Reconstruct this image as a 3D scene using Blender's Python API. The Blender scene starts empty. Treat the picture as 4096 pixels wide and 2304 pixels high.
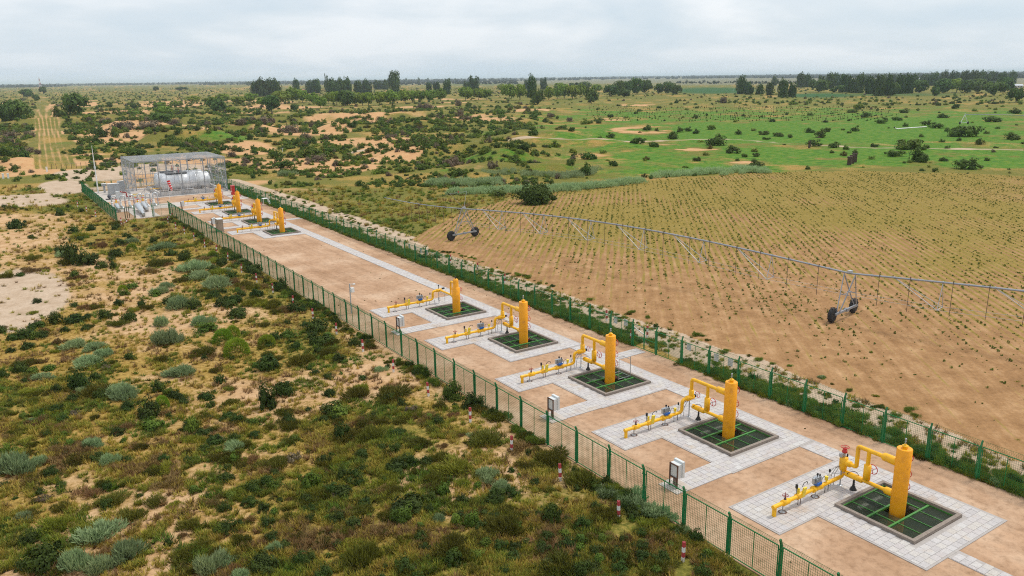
import bpy, bmesh, math, random
import numpy as np
from mathutils import Vector, Matrix
random.seed(7); RNG = np.random.default_rng(11)
PI = math.pi
SC = bpy.context.scene
COL = SC.collection

# ------------------------------------------------------------------ camera
CAM_F, CAM_YAW, CAM_PITCH, CAM_ROLL = 3202.81, 0.981969, 0.257435, -0.0126467
CAM = np.array([-39.0731, -20.9223, 23.2081])
_fw = np.array([math.cos(CAM_YAW)*math.cos(CAM_PITCH), math.sin(CAM_YAW)*math.cos(CAM_PITCH), -math.sin(CAM_PITCH)])
_r = np.array([math.sin(CAM_YAW), -math.cos(CAM_YAW), 0.0]); _u = np.cross(_r, _fw)
CR = _r*math.cos(CAM_ROLL) + _u*math.sin(CAM_ROLL)
CU = -_r*math.sin(CAM_ROLL) + _u*math.cos(CAM_ROLL)
CF = _fw
cd = bpy.data.cameras.new('camera'); camo = bpy.data.objects.new('camera', cd); COL.objects.link(camo)
cd.sensor_width = 36.0; cd.lens = CAM_F/4096*36.0; cd.clip_start = 0.5; cd.clip_end = 90000
camo.matrix_world = Matrix(((CR[0], CU[0], -CF[0], CAM[0]), (CR[1], CU[1], -CF[1], CAM[1]), (CR[2], CU[2], -CF[2], CAM[2]), (0, 0, 0, 1)))
SC.camera = camo

# ------------------------------------------------------------------ light and sky
SUN_EL, SUN_AZ = math.radians(62), math.radians(-8)        # azimuth measured from +X towards +Y
sd = bpy.data.lights.new('sun', 'SUN'); so = bpy.data.objects.new('sun', sd); COL.objects.link(so)
sd.energy = 1.5; sd.angle = math.radians(10); sd.color = (1.0, 0.94, 0.83)
_sv = Vector((math.cos(SUN_EL)*math.cos(SUN_AZ), math.cos(SUN_EL)*math.sin(SUN_AZ), math.sin(SUN_EL)))
so.rotation_euler = _sv.to_track_quat('Z', 'Y').to_euler(); so.location = (0, 0, 200)
SC.view_settings.view_transform = 'Standard'; SC.view_settings.look = 'None'
SC.view_settings.gamma = 1.0; SC.view_settings.use_curve_mapping = False
SC.view_settings.exposure = 0.62
W = bpy.data.worlds.new('World'); SC.world = W; W.use_nodes = True
nt = W.node_tree; nt.nodes.clear()
def N(nt, t, **k):
    n = nt.nodes.new(t)
    for a, b in k.items(): setattr(n, a, b)
    return n
def L(nt, a, b): nt.links.new(a, b)
def ramp(nt, stops, fac=None, interp='LINEAR'):
    n = N(nt, 'ShaderNodeValToRGB'); cr = n.color_ramp; cr.interpolation = interp
    while len(cr.elements) < len(stops): cr.elements.new(0.5)
    for e, (p, c) in zip(cr.elements, stops):
        e.position = p; e.color = (*c, 1) if len(c) == 3 else c
    if fac is not None: L(nt, fac, n.inputs[0])
    return n
def mixc(nt, fac, a, b, mode='MIX'):
    n = N(nt, 'ShaderNodeMix', data_type='RGBA', blend_type=mode)
    for s, v in ((0, fac), (6, a), (7, b)):
        if isinstance(v, (int, float)): n.inputs[s].default_value = v
        elif isinstance(v, tuple): n.inputs[s].default_value = (*v, 1) if len(v) == 3 else v
        else: L(nt, v, n.inputs[s])
    return n.outputs[2]
def mth(nt, op, a, b=None, c=None, clamp=False):
    n = N(nt, 'ShaderNodeMath', operation=op, use_clamp=clamp)
    for i, v in enumerate((a, b, c)):
        if v is None: continue
        if isinstance(v, (int, float)): n.inputs[i].default_value = v
        else: L(nt, v, n.inputs[i])
    return n.outputs[0]
def sky():
    tc = N(nt, 'ShaderNodeTexCoord')
    st = N(nt, 'ShaderNodeTexSky', sky_type='NISHITA', sun_disc=False)
    st.sun_elevation = SUN_EL; st.sun_rotation = math.radians(90) - SUN_AZ
    st.air_density = 1.0; st.dust_density = 2.5; st.ozone_density = 1.2
    L(nt, tc.outputs['Generated'], st.inputs[0]) if st.inputs else None
    s2 = mixc(nt, 1.0, st.outputs[0], (0.11, 0.11, 0.11), 'MULTIPLY')
    # cloud deck: view direction projected on a flat layer
    sp = N(nt, 'ShaderNodeSeparateXYZ'); L(nt, tc.outputs['Generated'], sp.inputs[0])
    zz = mth(nt, 'MAXIMUM', mth(nt, 'ADD', sp.outputs[2], 0.20), 0.05)
    cb = N(nt, 'ShaderNodeCombineXYZ')
    L(nt, mth(nt, 'DIVIDE', sp.outputs[0], zz), cb.inputs[0]); L(nt, mth(nt, 'DIVIDE', sp.outputs[1], zz), cb.inputs[1])
    n1 = N(nt, 'ShaderNodeTexNoise'); n1.inputs['Scale'].default_value = 0.85; n1.inputs['Detail'].default_value = 7; n1.inputs['Roughness'].default_value = 0.52
    n1.inputs['Distortion'].default_value = 0.4
    L(nt, cb.outputs[0], n1.inputs['Vector'])
    n2 = N(nt, 'ShaderNodeTexNoise'); n2.inputs['Scale'].default_value = 2.6; n2.inputs['Detail'].default_value = 6
    L(nt, cb.outputs[0], n2.inputs['Vector'])
    shade = ramp(nt, [(0.37, (0.60, 0.70, 0.79)), (0.48, (0.76, 0.81, 0.86)), (0.60, (1.05, 1.03, 1.03))], mth(nt, 'ADD', mth(nt, 'MULTIPLY', n1.outputs['Fac'], 0.75), mth(nt, 'MULTIPLY', n2.outputs['Fac'], 0.25)))
    hor = ramp(nt, [(0.0, (1, 1, 1)), (0.10, (0.55, 0.55, 0.55)), (0.3, (0, 0, 0))], mth(nt, 'MAXIMUM', sp.outputs[2], 0.0))
    deck = mixc(nt, mth(nt, 'MULTIPLY', hor.outputs[0], 0.66), shade.outputs[0], (0.61, 0.72, 0.81))
    tot = mixc(nt, 0.86, s2, deck)
    bg = N(nt, 'ShaderNodeBackground'); L(nt, tot, bg.inputs[0]); bg.inputs[1].default_value = 0.74
    out = N(nt, 'ShaderNodeOutputWorld'); L(nt, bg.outputs[0], out.inputs[0])
sky()
SC.cycles.max_bounces = 6; SC.cycles.transparent_max_bounces = 12; SC.cycles.volume_bounces = 1
SC.cycles.use_denoising = False; SC.cycles.filter_width = 1.1

# ------------------------------------------------------------------ placing: where a spot seen in the photograph lies on flat ground
def ground_at(V, x, y, z=0.0):
    px = V[0] + x/V[2]; py = V[1] + y/V[2]
    d = CF + CR*((px-2048)/CAM_F) + CU*((1152-py)/CAM_F)
    t = (z - CAM[2])/d[2]
    p = CAM + t*d
    return float(p[0]), float(p[1]), t          # t = depth along the view axis
def pix(x, y, z=0.0):                            # full-frame pixels (2576 wide) of ground points, vectorised
    dx = x-CAM[0]; dy = y-CAM[1]; dz = z-CAM[2]
    X = dx*CR[0]+dy*CR[1]+dz*CR[2]; Y = dx*CU[0]+dy*CU[1]+dz*CU[2]; Z = dx*CF[0]+dy*CF[1]+dz*CF[2]
    Z = np.where(Z > 0.5, Z, np.nan)
    k = 2576/4096
    return (2048+CAM_F*X/Z)*k, (1152-CAM_F*Y/Z)*k, Z
FULL = (0, 0, 2576/4096)
A1 = (0, 250, 2576/1400); A2 = (1300, 250, 2576/1450); A3 = (2650, 250, 2576/1446)
A4 = (0, 800, 2536/1400); A5 = (0, 1500, 2523/1400); A6 = (1300, 1500, 2523/1400)
R2 = (1900, 1250, 2536/1400); R5 = (1550, 650, 2576/1250); R6 = (2800, 850, 2209/1296); R3 = (1400, 1050, 2.576)

# ------------------------------------------------------------------ numpy noise
_perm = np.random.default_rng(3).permutation(4096).astype(np.int64)
_val = np.random.default_rng(4).random(4096)
def vnoise(x, y, seed=0):
    xi = np.floor(x).astype(np.int64); yi = np.floor(y).astype(np.int64)
    xf = x-xi; yf = y-yi
    u = xf*xf*xf*(xf*(xf*6-15)+10); v = yf*yf*yf*(yf*(yf*6-15)+10)
    def h(a, b): return _val[_perm[(_perm[(a+seed*131) & 4095] + b) & 4095]]
    return (h(xi, yi)*(1-u)+h(xi+1, yi)*u)*(1-v) + (h(xi, yi+1)*(1-u)+h(xi+1, yi+1)*u)*v
def fbm(x, y, oct=4, seed=0, gain=0.5):
    a = 1.0; s = 0; t = 0; x = np.asarray(x, float); y = np.asarray(y, float)
    for o in range(oct):
        s = s + a*vnoise(x*2**o+17.3*o, y*2**o-9.1*o, seed+o); t += a; a *= gain
    return s/t
def sstep(a, b, x):
    t = np.clip((x-a)/(b-a), 0, 1); return t*t*(3-2*t)

def terrain_h(x, y):
    x = np.asarray(x, float); y = np.asarray(y, float)
    # distance from the fenced yard
    dx = np.maximum(np.maximum(-14-x, x-30), 0); dy = np.maximum(y-185, 0)
    d = np.hypot(dx, dy)
    k = sstep(6, 60, d)
    far = 1 - sstep(700, 1500, np.hypot(x-CAM[0], y-CAM[1]))
    px, py, Z = pix(x, y)
    dune = (.25+.75*sstep(268, 300, np.nan_to_num(py, nan=0)))*sstep(236, 262, np.nan_to_num(py, nan=0))*(1-sstep(1350, 1750, np.nan_to_num(px, nan=0)))
    dd = sstep(0.48, 0.80, fbm(x/38, y/38, 3, 21))*3.4*dune*k*far*sstep(60, 110, y)
    sw = (fbm(x/11, y/11, 3, 31)-0.5)*0.45*sstep(3, 14, d)*far
    inside = (x > -21) & (x < 7.6)
    f = field_mask(x, y)
    return dd*(1-f) + sw*(1-f)
FIELD_POLY = [(13.0, 84.5), (21.4, 92.3), (34.7, 103.2), (47.5, 109.0), (62.2, 113.4), (76, 114.4), (91.1, 113.8), (110, 110.8), (124.2, 106.5), (140, 95.5), (153, 79), (162, 62), (168, 40), (168, 10), (160, -25), (140, -50), (100, -72), (60, -75), (30, -60), (12.2, -35), (12.2, 0), (12.9, 12), (13.2, 25), (13.3, 42), (13.1, 65)]
def in_poly(x, y, poly):
    c = np.zeros(np.shape(x), bool); n = len(poly)
    for i in range(n):
        x1, y1 = poly[i]; x2, y2 = poly[(i+1) % n]
        k = ((y1 > y) != (y2 > y))
        with np.errstate(divide='ignore', invalid='ignore'):
            xi = (x2-x1)*(y-y1)/(y2-y1)+x1
        c ^= k & (x < xi)
    return c
def field_mask(x, y):
    wob = (fbm(x/5.0, y/5.0, 3, 44)-0.5)*3.0
    return in_poly(x+wob, y+wob*0.6, FIELD_POLY).astype(float)

# ------------------------------------------------------------------ materials
MATS = {}
def pbsdf(name):
    m = bpy.data.materials.new(name); m.use_nodes = True
    return m, m.node_tree, m.node_tree.nodes['Principled BSDF']
def mat(name, col, rough=0.6, metal=0.0, var=0.12, scale=6.0, bump=0.0, bscale=40.0, dirt=None, dirt_amt=0.0, spec=0.5, objvar=0.0):
    if name in MATS: return MATS[name]
    m, t, b = pbsdf(name)
    tc = N(t, 'ShaderNodeTexCoord')
    n = N(t, 'ShaderNodeTexNoise'); n.inputs['Scale'].default_value = scale; n.inputs['Detail'].default_value = 5; n.inputs['Roughness'].default_value = 0.6
    L(t, tc.outputs['Object'], n.inputs['Vector'])
    f = mth(t, 'ADD', mth(t, 'MULTIPLY', mth(t, 'SUBTRACT', n.outputs['Fac'], 0.5), 2*var*2), 1.0)
    if objvar:
        oi = N(t, 'ShaderNodeObjectInfo')
        f = mth(t, 'MULTIPLY', f, mth(t, 'ADD', mth(t, 'MULTIPLY', oi.outputs['Random'], 2*objvar), 1-objvar))
    cb = N(t, 'ShaderNodeCombineColor')
    for i in range(3): L(t, f, cb.inputs[i])
    c = mixc(t, 1.0, col, cb.outputs[0], 'MULTIPLY')
    if dirt is not None:
        n3 = N(t, 'ShaderNodeTexNoise'); n3.inputs['Scale'].default_value = scale*0.6; n3.inputs['Detail'].default_value = 6
        geo = N(t, 'ShaderNodeNewGeometry'); L(t, geo.outputs['Position'], n3.inputs['Vector'])
        r = ramp(t, [(0.52, (0, 0, 0)), (0.72, (1, 1, 1))], n3.outputs['Fac'])
        c = mixc(t, mth(t, 'MULTIPLY', r.outputs[0], dirt_amt), c, dirt)
    L(t, c, b.inputs['Base Color'])
    b.inputs['Roughness'].default_value = rough; b.inputs['Metallic'].default_value = metal
    b.inputs['Specular IOR Level'].default_value = spec
    if bump:
        n2 = N(t, 'ShaderNodeTexNoise'); n2.inputs['Scale'].default_value = bscale; n2.inputs['Detail'].default_value = 3
        L(t, tc.outputs['Object'], n2.inputs['Vector'])
        bm_ = N(t, 'ShaderNodeBump'); bm_.inputs['Strength'].default_value = bump; bm_.inputs['Distance'].default_value = 0.03
        L(t, n2.outputs['Fac'], bm_.inputs['Height']); L(t, bm_.outputs[0], b.inputs['Normal'])
    MATS[name] = m
    return m
M_YEL = mat('yellow_pipe_paint', (0.90, 0.475, 0.004), 0.40, var=0.06, scale=3, bump=0.10, bscale=30, dirt=(0.45, 0.22, 0.03), dirt_amt=0.5)
M_ORA = mat('orange_yellow_wrap', (0.88, 0.365, 0.003), 0.52, var=0.07, scale=4, dirt=(0.42, 0.17, 0.02), dirt_amt=0.5)
def wrap_bump(m):       # the columns are wound with tape: fine horizontal ridges
    t = m.node_tree; b = t.nodes['Principled BSDF']
    tc = N(t, 'ShaderNodeTexCoord'); w = N(t, 'ShaderNodeTexWave', bands_direction='Z'); w.inputs['Scale'].default_value = 4.5
    w.inputs['Distortion'].default_value = 2.5; w.inputs['Detail'].default_value = 3; w.inputs['Detail Scale'].default_value = 4
    L(t, tc.outputs['Object'], w.inputs['Vector'])
    bm_ = N(t, 'ShaderNodeBump'); bm_.inputs['Strength'].default_value = 0.16; bm_.inputs['Distance'].default_value = 0.02
    L(t, w.outputs['Fac'], bm_.inputs['Height']); L(t, bm_.outputs[0], b.inputs['Normal'])
wrap_bump(M_ORA)
M_BOX = mat('lemon_box_paint', (0.80, 0.60, 0.03), 0.45, var=0.05, dirt=(0.45, 0.3, 0.03), dirt_amt=0.3)
M_RED = mat('red_paint', (0.50, 0.02, 0.015), 0.4, var=0.08)
M_DRED = mat('dark_red_handwheel', (0.28, 0.02, 0.018), 0.5, var=0.1)
M_BLK = mat('black_rubber', (0.018, 0.018, 0.018), 0.6, var=0.15)
M_STEEL = mat('galvanised_steel', (0.42, 0.44, 0.46), 0.42, 0.75, var=0.12, scale=5)
M_GREY = mat('grey_paint', (0.40, 0.42, 0.43), 0.5, var=0.06, dirt=(0.30, 0.25, 0.19), dirt_amt=0.25)
M_LGREY = mat('pale_cabinet_paint', (0.62, 0.65, 0.65), 0.45, var=0.03, dirt=(0.45, 0.4, 0.33), dirt_amt=0.2)
M_WHITE = mat('white_paint', (0.78, 0.78, 0.76), 0.5, var=0.04, dirt=(0.55, 0.48, 0.4), dirt_amt=0.25)
M_BLUE = mat('blue_actuator', (0.02, 0.12, 0.42), 0.4, var=0.08)
M_SILV = mat('silver_pipe_paint', (0.55, 0.58, 0.60), 0.35, 0.55, var=0.08, scale=3, dirt=(0.33, 0.3, 0.26), dirt_amt=0.25)
M_TANK = mat('brushed_tank_steel', (0.74, 0.76, 0.78), 0.36, 0.35, var=0.10, scale=1.2, dirt=(0.30, 0.30, 0.30), dirt_amt=0.35)
M_BROWN = mat('rust_brown_steel', (0.11, 0.055, 0.035), 0.7, var=0.25)
M_TALL = mat('worn_steel_cabinet', (0.30, 0.25, 0.19), 0.5, 0.3, var=0.2, scale=2)
M_FENCE = mat('green_fence_paint', (0.008, 0.175, 0.050), 0.6, var=0.12, scale=2, spec=0.25, dirt=(0.03, 0.10, 0.05), dirt_amt=0.3, objvar=0.08)
M_FPOST = mat('green_fence_post_paint', (0.007, 0.150, 0.046), 0.42, var=0.12, scale=2, objvar=0.12)
M_FMESH = mat('green_fence_wire_paint', (0.006, 0.120, 0.034), 0.75, var=0.1, spec=0.15)
M_GRAT = mat('green_grating_paint', (0.05, 0.22, 0.035), 0.55, var=0.25, scale=5, dirt=(0.12, 0.14, 0.03), dirt_amt=0.5)
M_GMESH = mat('dark_green_grating_mesh', (0.014, 0.035, 0.012), 0.6, var=0.2)
M_CONC = mat('concrete', (0.36, 0.32, 0.28), 0.9, var=0.14, scale=4, bump=0.3, bscale=50, dirt=(0.22, 0.16, 0.11), dirt_amt=0.5)
M_CURB = mat('grey_brown_curb', (0.27, 0.225, 0.19), 0.92, var=0.18, scale=9, bump=0.5, bscale=60, dirt=(0.17, 0.12, 0.09), dirt_amt=0.6)
M_SLAB = mat('pale_concrete_slab', (0.50, 0.45, 0.41), 0.9, var=0.08, scale=1.2, dirt=(0.42, 0.32, 0.23), dirt_amt=0.45)
M_PIT = mat('cellar_wall', (0.17, 0.16, 0.12), 0.9, var=0.25, scale=2, dirt=(0.06, 0.08, 0.03), dirt_amt=0.6)
M_LITWALL = mat('pale_lit_wall', (0.42, 0.42, 0.36), 0.9, var=0.15)  # pale colour stands in for light falling on the cellar wall
M_CAGE = mat('cage_steel', (0.33, 0.355, 0.38), 0.5, 0.5, var=0.1)
M_CMESH = mat('cage_wire', (0.60, 0.62, 0.64), 0.5, 0.3, var=0.08)
M_GRATE = mat('dark_platform', (0.10, 0.105, 0.11), 0.7, var=0.15)
M_BUND = mat('white_bund_wall', (0.62, 0.60, 0.57), 0.85, var=0.07, scale=1.5, dirt=(0.42, 0.36, 0.30), dirt_amt=0.4)
M_TYRE = mat('tyre_rubber', (0.016, 0.016, 0.017), 0.75, var=0.25, scale=8)
M_TRUSS = mat('pivot_truss_steel', (0.44, 0.46, 0.48), 0.5, 0.4, var=0.1)
M_GALV = mat('pivot_galvanised', (0.31, 0.33, 0.36), 0.5, 0.35, var=0.12, scale=2)
M_DROP = mat('brown_drop_hose', (0.10, 0.07, 0.05), 0.7, var=0.2)
M_WOOD = mat('dark_weathered_wood', (0.07, 0.045, 0.03), 0.9, var=0.3)
M_BARK = mat('tree_bark', (0.085, 0.065, 0.05), 0.95, var=0.3, scale=4)
M_MRED = mat('marker_red', (0.42, 0.045, 0.055), 0.6, var=0.10, dirt=(0.3, 0.12, 0.10), dirt_amt=0.4)
M_MWHT = mat('marker_white', (0.72, 0.71, 0.69), 0.6, var=0.05, dirt=(0.5, 0.44, 0.36), dirt_amt=0.3)
M_HOUSE = mat('house_wall', (0.55, 0.50, 0.45), 0.9, var=0.06)
M_ROOF = mat('house_roof', (0.30, 0.12, 0.08), 0.9, var=0.1)
M_GROOF = mat('grey_sheet_roof', (0.42, 0.46, 0.52), 0.6, var=0.06)

def water_mat():
    m, t, b = pbsdf('cellar_water')
    n = N(t, 'ShaderNodeTexNoise'); n.inputs['Scale'].default_value = 1.1; n.inputs['Detail'].default_value = 6
    geo = N(t, 'ShaderNodeNewGeometry'); L(t, geo.outputs['Position'], n.inputs['Vector'])
    r = ramp(t, [(0.40, (0.018, 0.024, 0.012)), (0.55, (0.05, 0.05, 0.018)), (0.68, (0.11, 0.085, 0.03))], n.outputs['Fac'])
    L(t, r.outputs[0], b.inputs['Base Color']); b.inputs['Roughness'].default_value = 0.12
    return m
M_WATER = water_mat()

def paver_mat():
    m, t, b = pbsdf('pale_paver')
    geo = N(t, 'ShaderNodeNewGeometry'); oi = N(t, 'ShaderNodeObjectInfo')
    rnd = mth(t, 'FRACT', mth(t, 'ADD', geo.outputs['Random Per Island'], oi.outputs['Random']))
    c = ramp(t, [(0.0, (0.535, 0.51, 0.51)), (0.25, (0.60, 0.575, 0.57)), (0.45, (0.565, 0.525, 0.52)), (0.6, (0.625, 0.605, 0.60)), (0.75, (0.59, 0.55, 0.51)), (0.9, (0.645, 0.63, 0.62)), (1.0, (0.555, 0.53, 0.54))], rnd)
    n = N(t, 'ShaderNodeTexNoise'); n.inputs['Scale'].default_value = 0.55; n.inputs['Detail'].default_value = 7; n.inputs['Roughness'].default_value = 0.65
    L(t, geo.outputs['Position'], n.inputs['Vector'])
    r = ramp(t, [(0.54, (0, 0, 0)), (0.70, (1, 1, 1))], n.outputs['Fac'])
    c2 = mixc(t, mth(t, 'MULTIPLY', r.outputs[0], 0.55), c.outputs[0], (0.52, 0.37, 0.24))
    n2 = N(t, 'ShaderNodeTexNoise'); n2.inputs['Scale'].default_value = 14; n2.inputs['Detail'].default_value = 5
    L(t, geo.outputs['Position'], n2.inputs['Vector'])
    r2 = ramp(t, [(0.35, (0.74, 0.735, 0.73)), (0.65, (0.90, 0.895, 0.885))], n2.outputs['Fac'])
    L(t, mixc(t, 1.0, c2, r2.outputs[0], 'MULTIPLY'), b.inputs['Base Color']); b.inputs['Roughness'].default_value = 0.85
    bm_ = N(t, 'ShaderNodeBump'); bm_.inputs['Strength'].default_value = 0.2; bm_.inputs['Distance'].default_value = 0.01
    L(t, n2.outputs['Fac'], bm_.inputs['Height']); L(t, bm_.outputs[0], b.inputs['Normal'])
    return m
M_PAVER = paver_mat()
M_BED = mat('paver_joint_sand', (0.40, 0.37, 0.35), 0.95, var=0.12, scale=5)

def earth_mat():
    m, t, b = pbsdf('packed_yard_earth')
    geo = N(t, 'ShaderNodeNewGeometry')
    def ns(sc, det=6, ro=0.6):
        n = N(t, 'ShaderNodeTexNoise'); n.inputs['Scale'].default_value = sc; n.inputs['Detail'].default_value = det; n.inputs['Roughness'].default_value = ro
        L(t, geo.outputs['Position'], n.inputs['Vector']); return n
    a = ns(0.16, 6, 0.6)
    c = ramp(t, [(0.34, (0.35, 0.208, 0.120)), (0.5, (0.44, 0.280, 0.175)), (0.66, (0.535, 0.375, 0.255))], a.outputs['Fac'])
    f = ns(2.2, 8, 0.7)
    r = ramp(t, [(0.32, (0.72, 0.69, 0.66)), (0.5, (1.0, 1.0, 1.0)), (0.70, (1.15, 1.15, 1.15))], f.outputs['Fac'])
    c2 = mixc(t, 1.0, c.outputs[0], r.outputs[0], 'MULTIPLY')
    g = ns(9.0, 7, 0.8)
    r3 = ramp(t, [(0.56, (0, 0, 0)), (0.70, (1, 1, 1))], g.outputs['Fac'])
    c3 = mixc(t, mth(t, 'MULTIPLY', r3.outputs[0], 0.5), c2, (0.19, 0.115, 0.05))
    mp = N(t, 'ShaderNodeMapping'); mp.inputs['Scale'].default_value = (1.0, 0.06, 1.0); L(t, geo.outputs['Position'], mp.inputs['Vector'])
    tn = N(t, 'ShaderNodeTexNoise'); tn.inputs['Scale'].default_value = 1.3; tn.inputs['Detail'].default_value = 5; L(t, mp.outputs[0], tn.inputs['Vector'])
    r4 = ramp(t, [(0.30, (0.84, 0.82, 0.80)), (0.5, (1, 1, 1)), (0.7, (1.10, 1.10, 1.10))], tn.outputs['Fac'])
    c3 = mixc(t, 0.8, c3, r4.outputs[0], 'MULTIPLY')
    L(t, c3, b.inputs['Base Color']); b.inputs['Roughness'].default_value = 0.95; b.inputs['Specular IOR Level'].default_value = 0.2
    bm_ = N(t, 'ShaderNodeBump'); bm_.inputs['Strength'].default_value = 0.5; bm_.inputs['Distance'].default_value = 0.04
    L(t, f.outputs['Fac'], bm_.inputs['Height']); L(t, bm_.outputs[0], b.inputs['Normal'])
    return m
M_EARTH = earth_mat()

ROWDIR = math.radians(48)
def ground_mat():
    m, t, b = pbsdf('open_ground')
    geo = N(t, 'ShaderNodeNewGeometry')
    def ns(sc, det=6, ro=0.6, vec=None):
        n = N(t, 'ShaderNodeTexNoise'); n.inputs['Scale'].default_value = sc; n.inputs['Detail'].default_value = det; n.inputs['Roughness'].default_value = ro
        L(t, vec if vec is not None else geo.outputs['Position'], n.inputs['Vector']); return n.outputs['Fac']
    za = N(t, 'ShaderNodeVertexColor', layer_name='zone_a'); zb = N(t, 'ShaderNodeVertexColor', layer_name='zone_b'); zc = N(t, 'ShaderNodeVertexColor', layer_name='zone_c')
    sa = N(t, 'ShaderNodeSeparateColor'); L(t, za.outputs[0], sa.inputs[0])
    sb = N(t, 'ShaderNodeSeparateColor'); L(t, zb.outputs[0], sb.inputs[0])
    sc_ = N(t, 'ShaderNodeSeparateColor'); L(t, zc.outputs[0], sc_.inputs[0])
    big = ns(0.045, 7, 0.68); mid = ns(0.45, 7, 0.65); fine = ns(3.2, 8, 0.72); vf = ns(11.0, 5, 0.7)
    fm = ramp(t, [(0.25, (0.74, 0.73, 0.70)), (0.5, (1, 1, 1)), (0.75, (1.2, 1.2, 1.2))], fine).outputs[0]
    # thin cover: litter, dry grass and weeds over sand
    sand = ramp(t, [(0.35, (0.43, 0.255, 0.120)), (0.6, (0.55, 0.365, 0.205))], mid).outputs[0]
    litter = ramp(t, [(0.28, (0.16, 0.092, 0.026)), (0.44, (0.29, 0.180, 0.042)), (0.58, (0.38, 0.250, 0.068)), (0.74, (0.25, 0.200, 0.034))], fine).outputs[0]
    green = ramp(t, [(0.30, (0.075, 0.078, 0.014)), (0.5, (0.150, 0.145, 0.025)), (0.7, (0.22, 0.190, 0.042))], fine).outputs[0]
    def cover(w, soft=0.22, nz=None):      # noisy threshold of a painted weight
        nz = nz if nz is not None else mth(t, 'ADD', mth(t, 'MULTIPLY', mid, 0.45), mth(t, 'MULTIPLY', fine, 0.55))
        # w=0 -> none, w=1 -> all
        x = mth(t, 'ADD', mth(t, 'SUBTRACT', mth(t, 'MULTIPLY', w, 1.0), nz), 0.0)
        return mth(t, 'MULTIPLY_ADD', x, 1.0/soft, 0.5, clamp=True)
    c = mixc(t, cover(sb.outputs[1]), sand, litter)
    c = mixc(t, cover(sb.outputs[2]), c, green)
    dune = ramp(t, [(0.3, (0.44, 0.235, 0.105)), (0.55, (0.54, 0.32, 0.155)), (0.75, (0.60, 0.39, 0.21))], mid).outputs[0]
    c = mixc(t, cover(sa.outputs[0], 0.15), c, dune)
    mead = ramp(t, [(0.34, (0.036, 0.105, 0.007)), (0.5, (0.074, 0.185, 0.012)), (0.64, (0.155, 0.200, 0.025))], mid).outputs[0]
    c = mixc(t, cover(mth(t, 'ADD', sa.outputs[1], mth(t, 'MULTIPLY', mth(t, 'SUBTRACT', big, 0.54), 2.6)), 0.3), c, mead)
    pale = ramp(t, [(0.3, (0.40, 0.290, 0.195)), (0.6, (0.51, 0.395, 0.290))], mid).outputs[0]
    c = mixc(t, cover(sa.outputs[2], 0.25), c, pale)
    # ploughed pivot field with rows
    mp = N(t, 'ShaderNodeMapping'); mp.inputs['Rotation'].default_value = (0, 0, -ROWDIR); L(t, geo.outputs['Position'], mp.inputs['Vector'])
    st = N(t, 'ShaderNodeMapping'); st.inputs['Scale'].default_value = (0.10, 1.0, 1.0); L(t, mp.outputs[0], st.inputs['Vector'])
    sx = N(t, 'ShaderNodeSeparateXYZ'); L(t, mp.outputs[0], sx.inputs[0])
    rows = mth(t, 'SINE', mth(t, 'MULTIPLY', sx.outputs[1], 2*PI/0.9))
    streak = ns(1.1, 6, 0.65, st.outputs[0])
    soil = ramp(t, [(0.32, (0.215, 0.112, 0.046)), (0.5, (0.335, 0.188, 0.085)), (0.66, (0.47, 0.290, 0.150))], mth(t, 'ADD', mth(t, 'MULTIPLY', mid, 0.55), mth(t, 'MULTIPLY', streak, 0.45))).outputs[0]
    weed = ramp(t, [(0.3, (0.110, 0.110, 0.012)), (0.6, (0.265, 0.205, 0.030))], fine).outputs[0]
    wv = mth(t, 'ADD', mth(t, 'MULTIPLY', streak, 0.55), mth(t, 'ADD', mth(t, 'MULTIPLY', fine, 0.3), mth(t, 'MULTIPLY', mth(t, 'MULTIPLY', rows, streak), 0.20)))
    wa = mth(t, 'MULTIPLY_ADD', mth(t, 'SUBTRACT', mth(t, 'MULTIPLY_ADD', sc_.outputs[1], 0.50, 0.39), mth(t, 'SUBTRACT', 1.0, wv)), 1.0/0.12, 0.5, clamp=True)
    fieldc = mixc(t, mth(t, 'MULTIPLY', wa, 0.76), soil, weed)
    c = mixc(t, sb.outputs[0], c, fieldc)
    plain = ramp(t, [(0.35, (0.145, 0.15, 0.085)), (0.52, (0.20, 0.19, 0.125)), (0.66, (0.095, 0.125, 0.055))], big).outputs[0]
    c = mixc(t, sc_.outputs[0], c, plain)
    crop = ramp(t, [(0.35, (0.018, 0.075, 0.018)), (0.65, (0.035, 0.11, 0.025))], mid).outputs[0]
    c = mixc(t, sc_.outputs[2], c, crop)
    c = mixc(t, 1.0, c, fm, 'MULTIPLY')
    L(t, c, b.inputs['Base Color']); b.inputs['Roughness'].default_value = 0.97; b.inputs['Specular IOR Level'].default_value = 0.15
    bm_ = N(t, 'ShaderNodeBump'); bm_.inputs['Strength'].default_value = 0.6; bm_.inputs['Distance'].default_value = 0.10
    L(t, mth(t, 'ADD', fine, mth(t, 'MULTIPLY', vf, 0.4)), bm_.inputs['Height']); L(t, bm_.outputs[0], b.inputs['Normal'])
    return m
M_GROUND = ground_mat()

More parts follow.
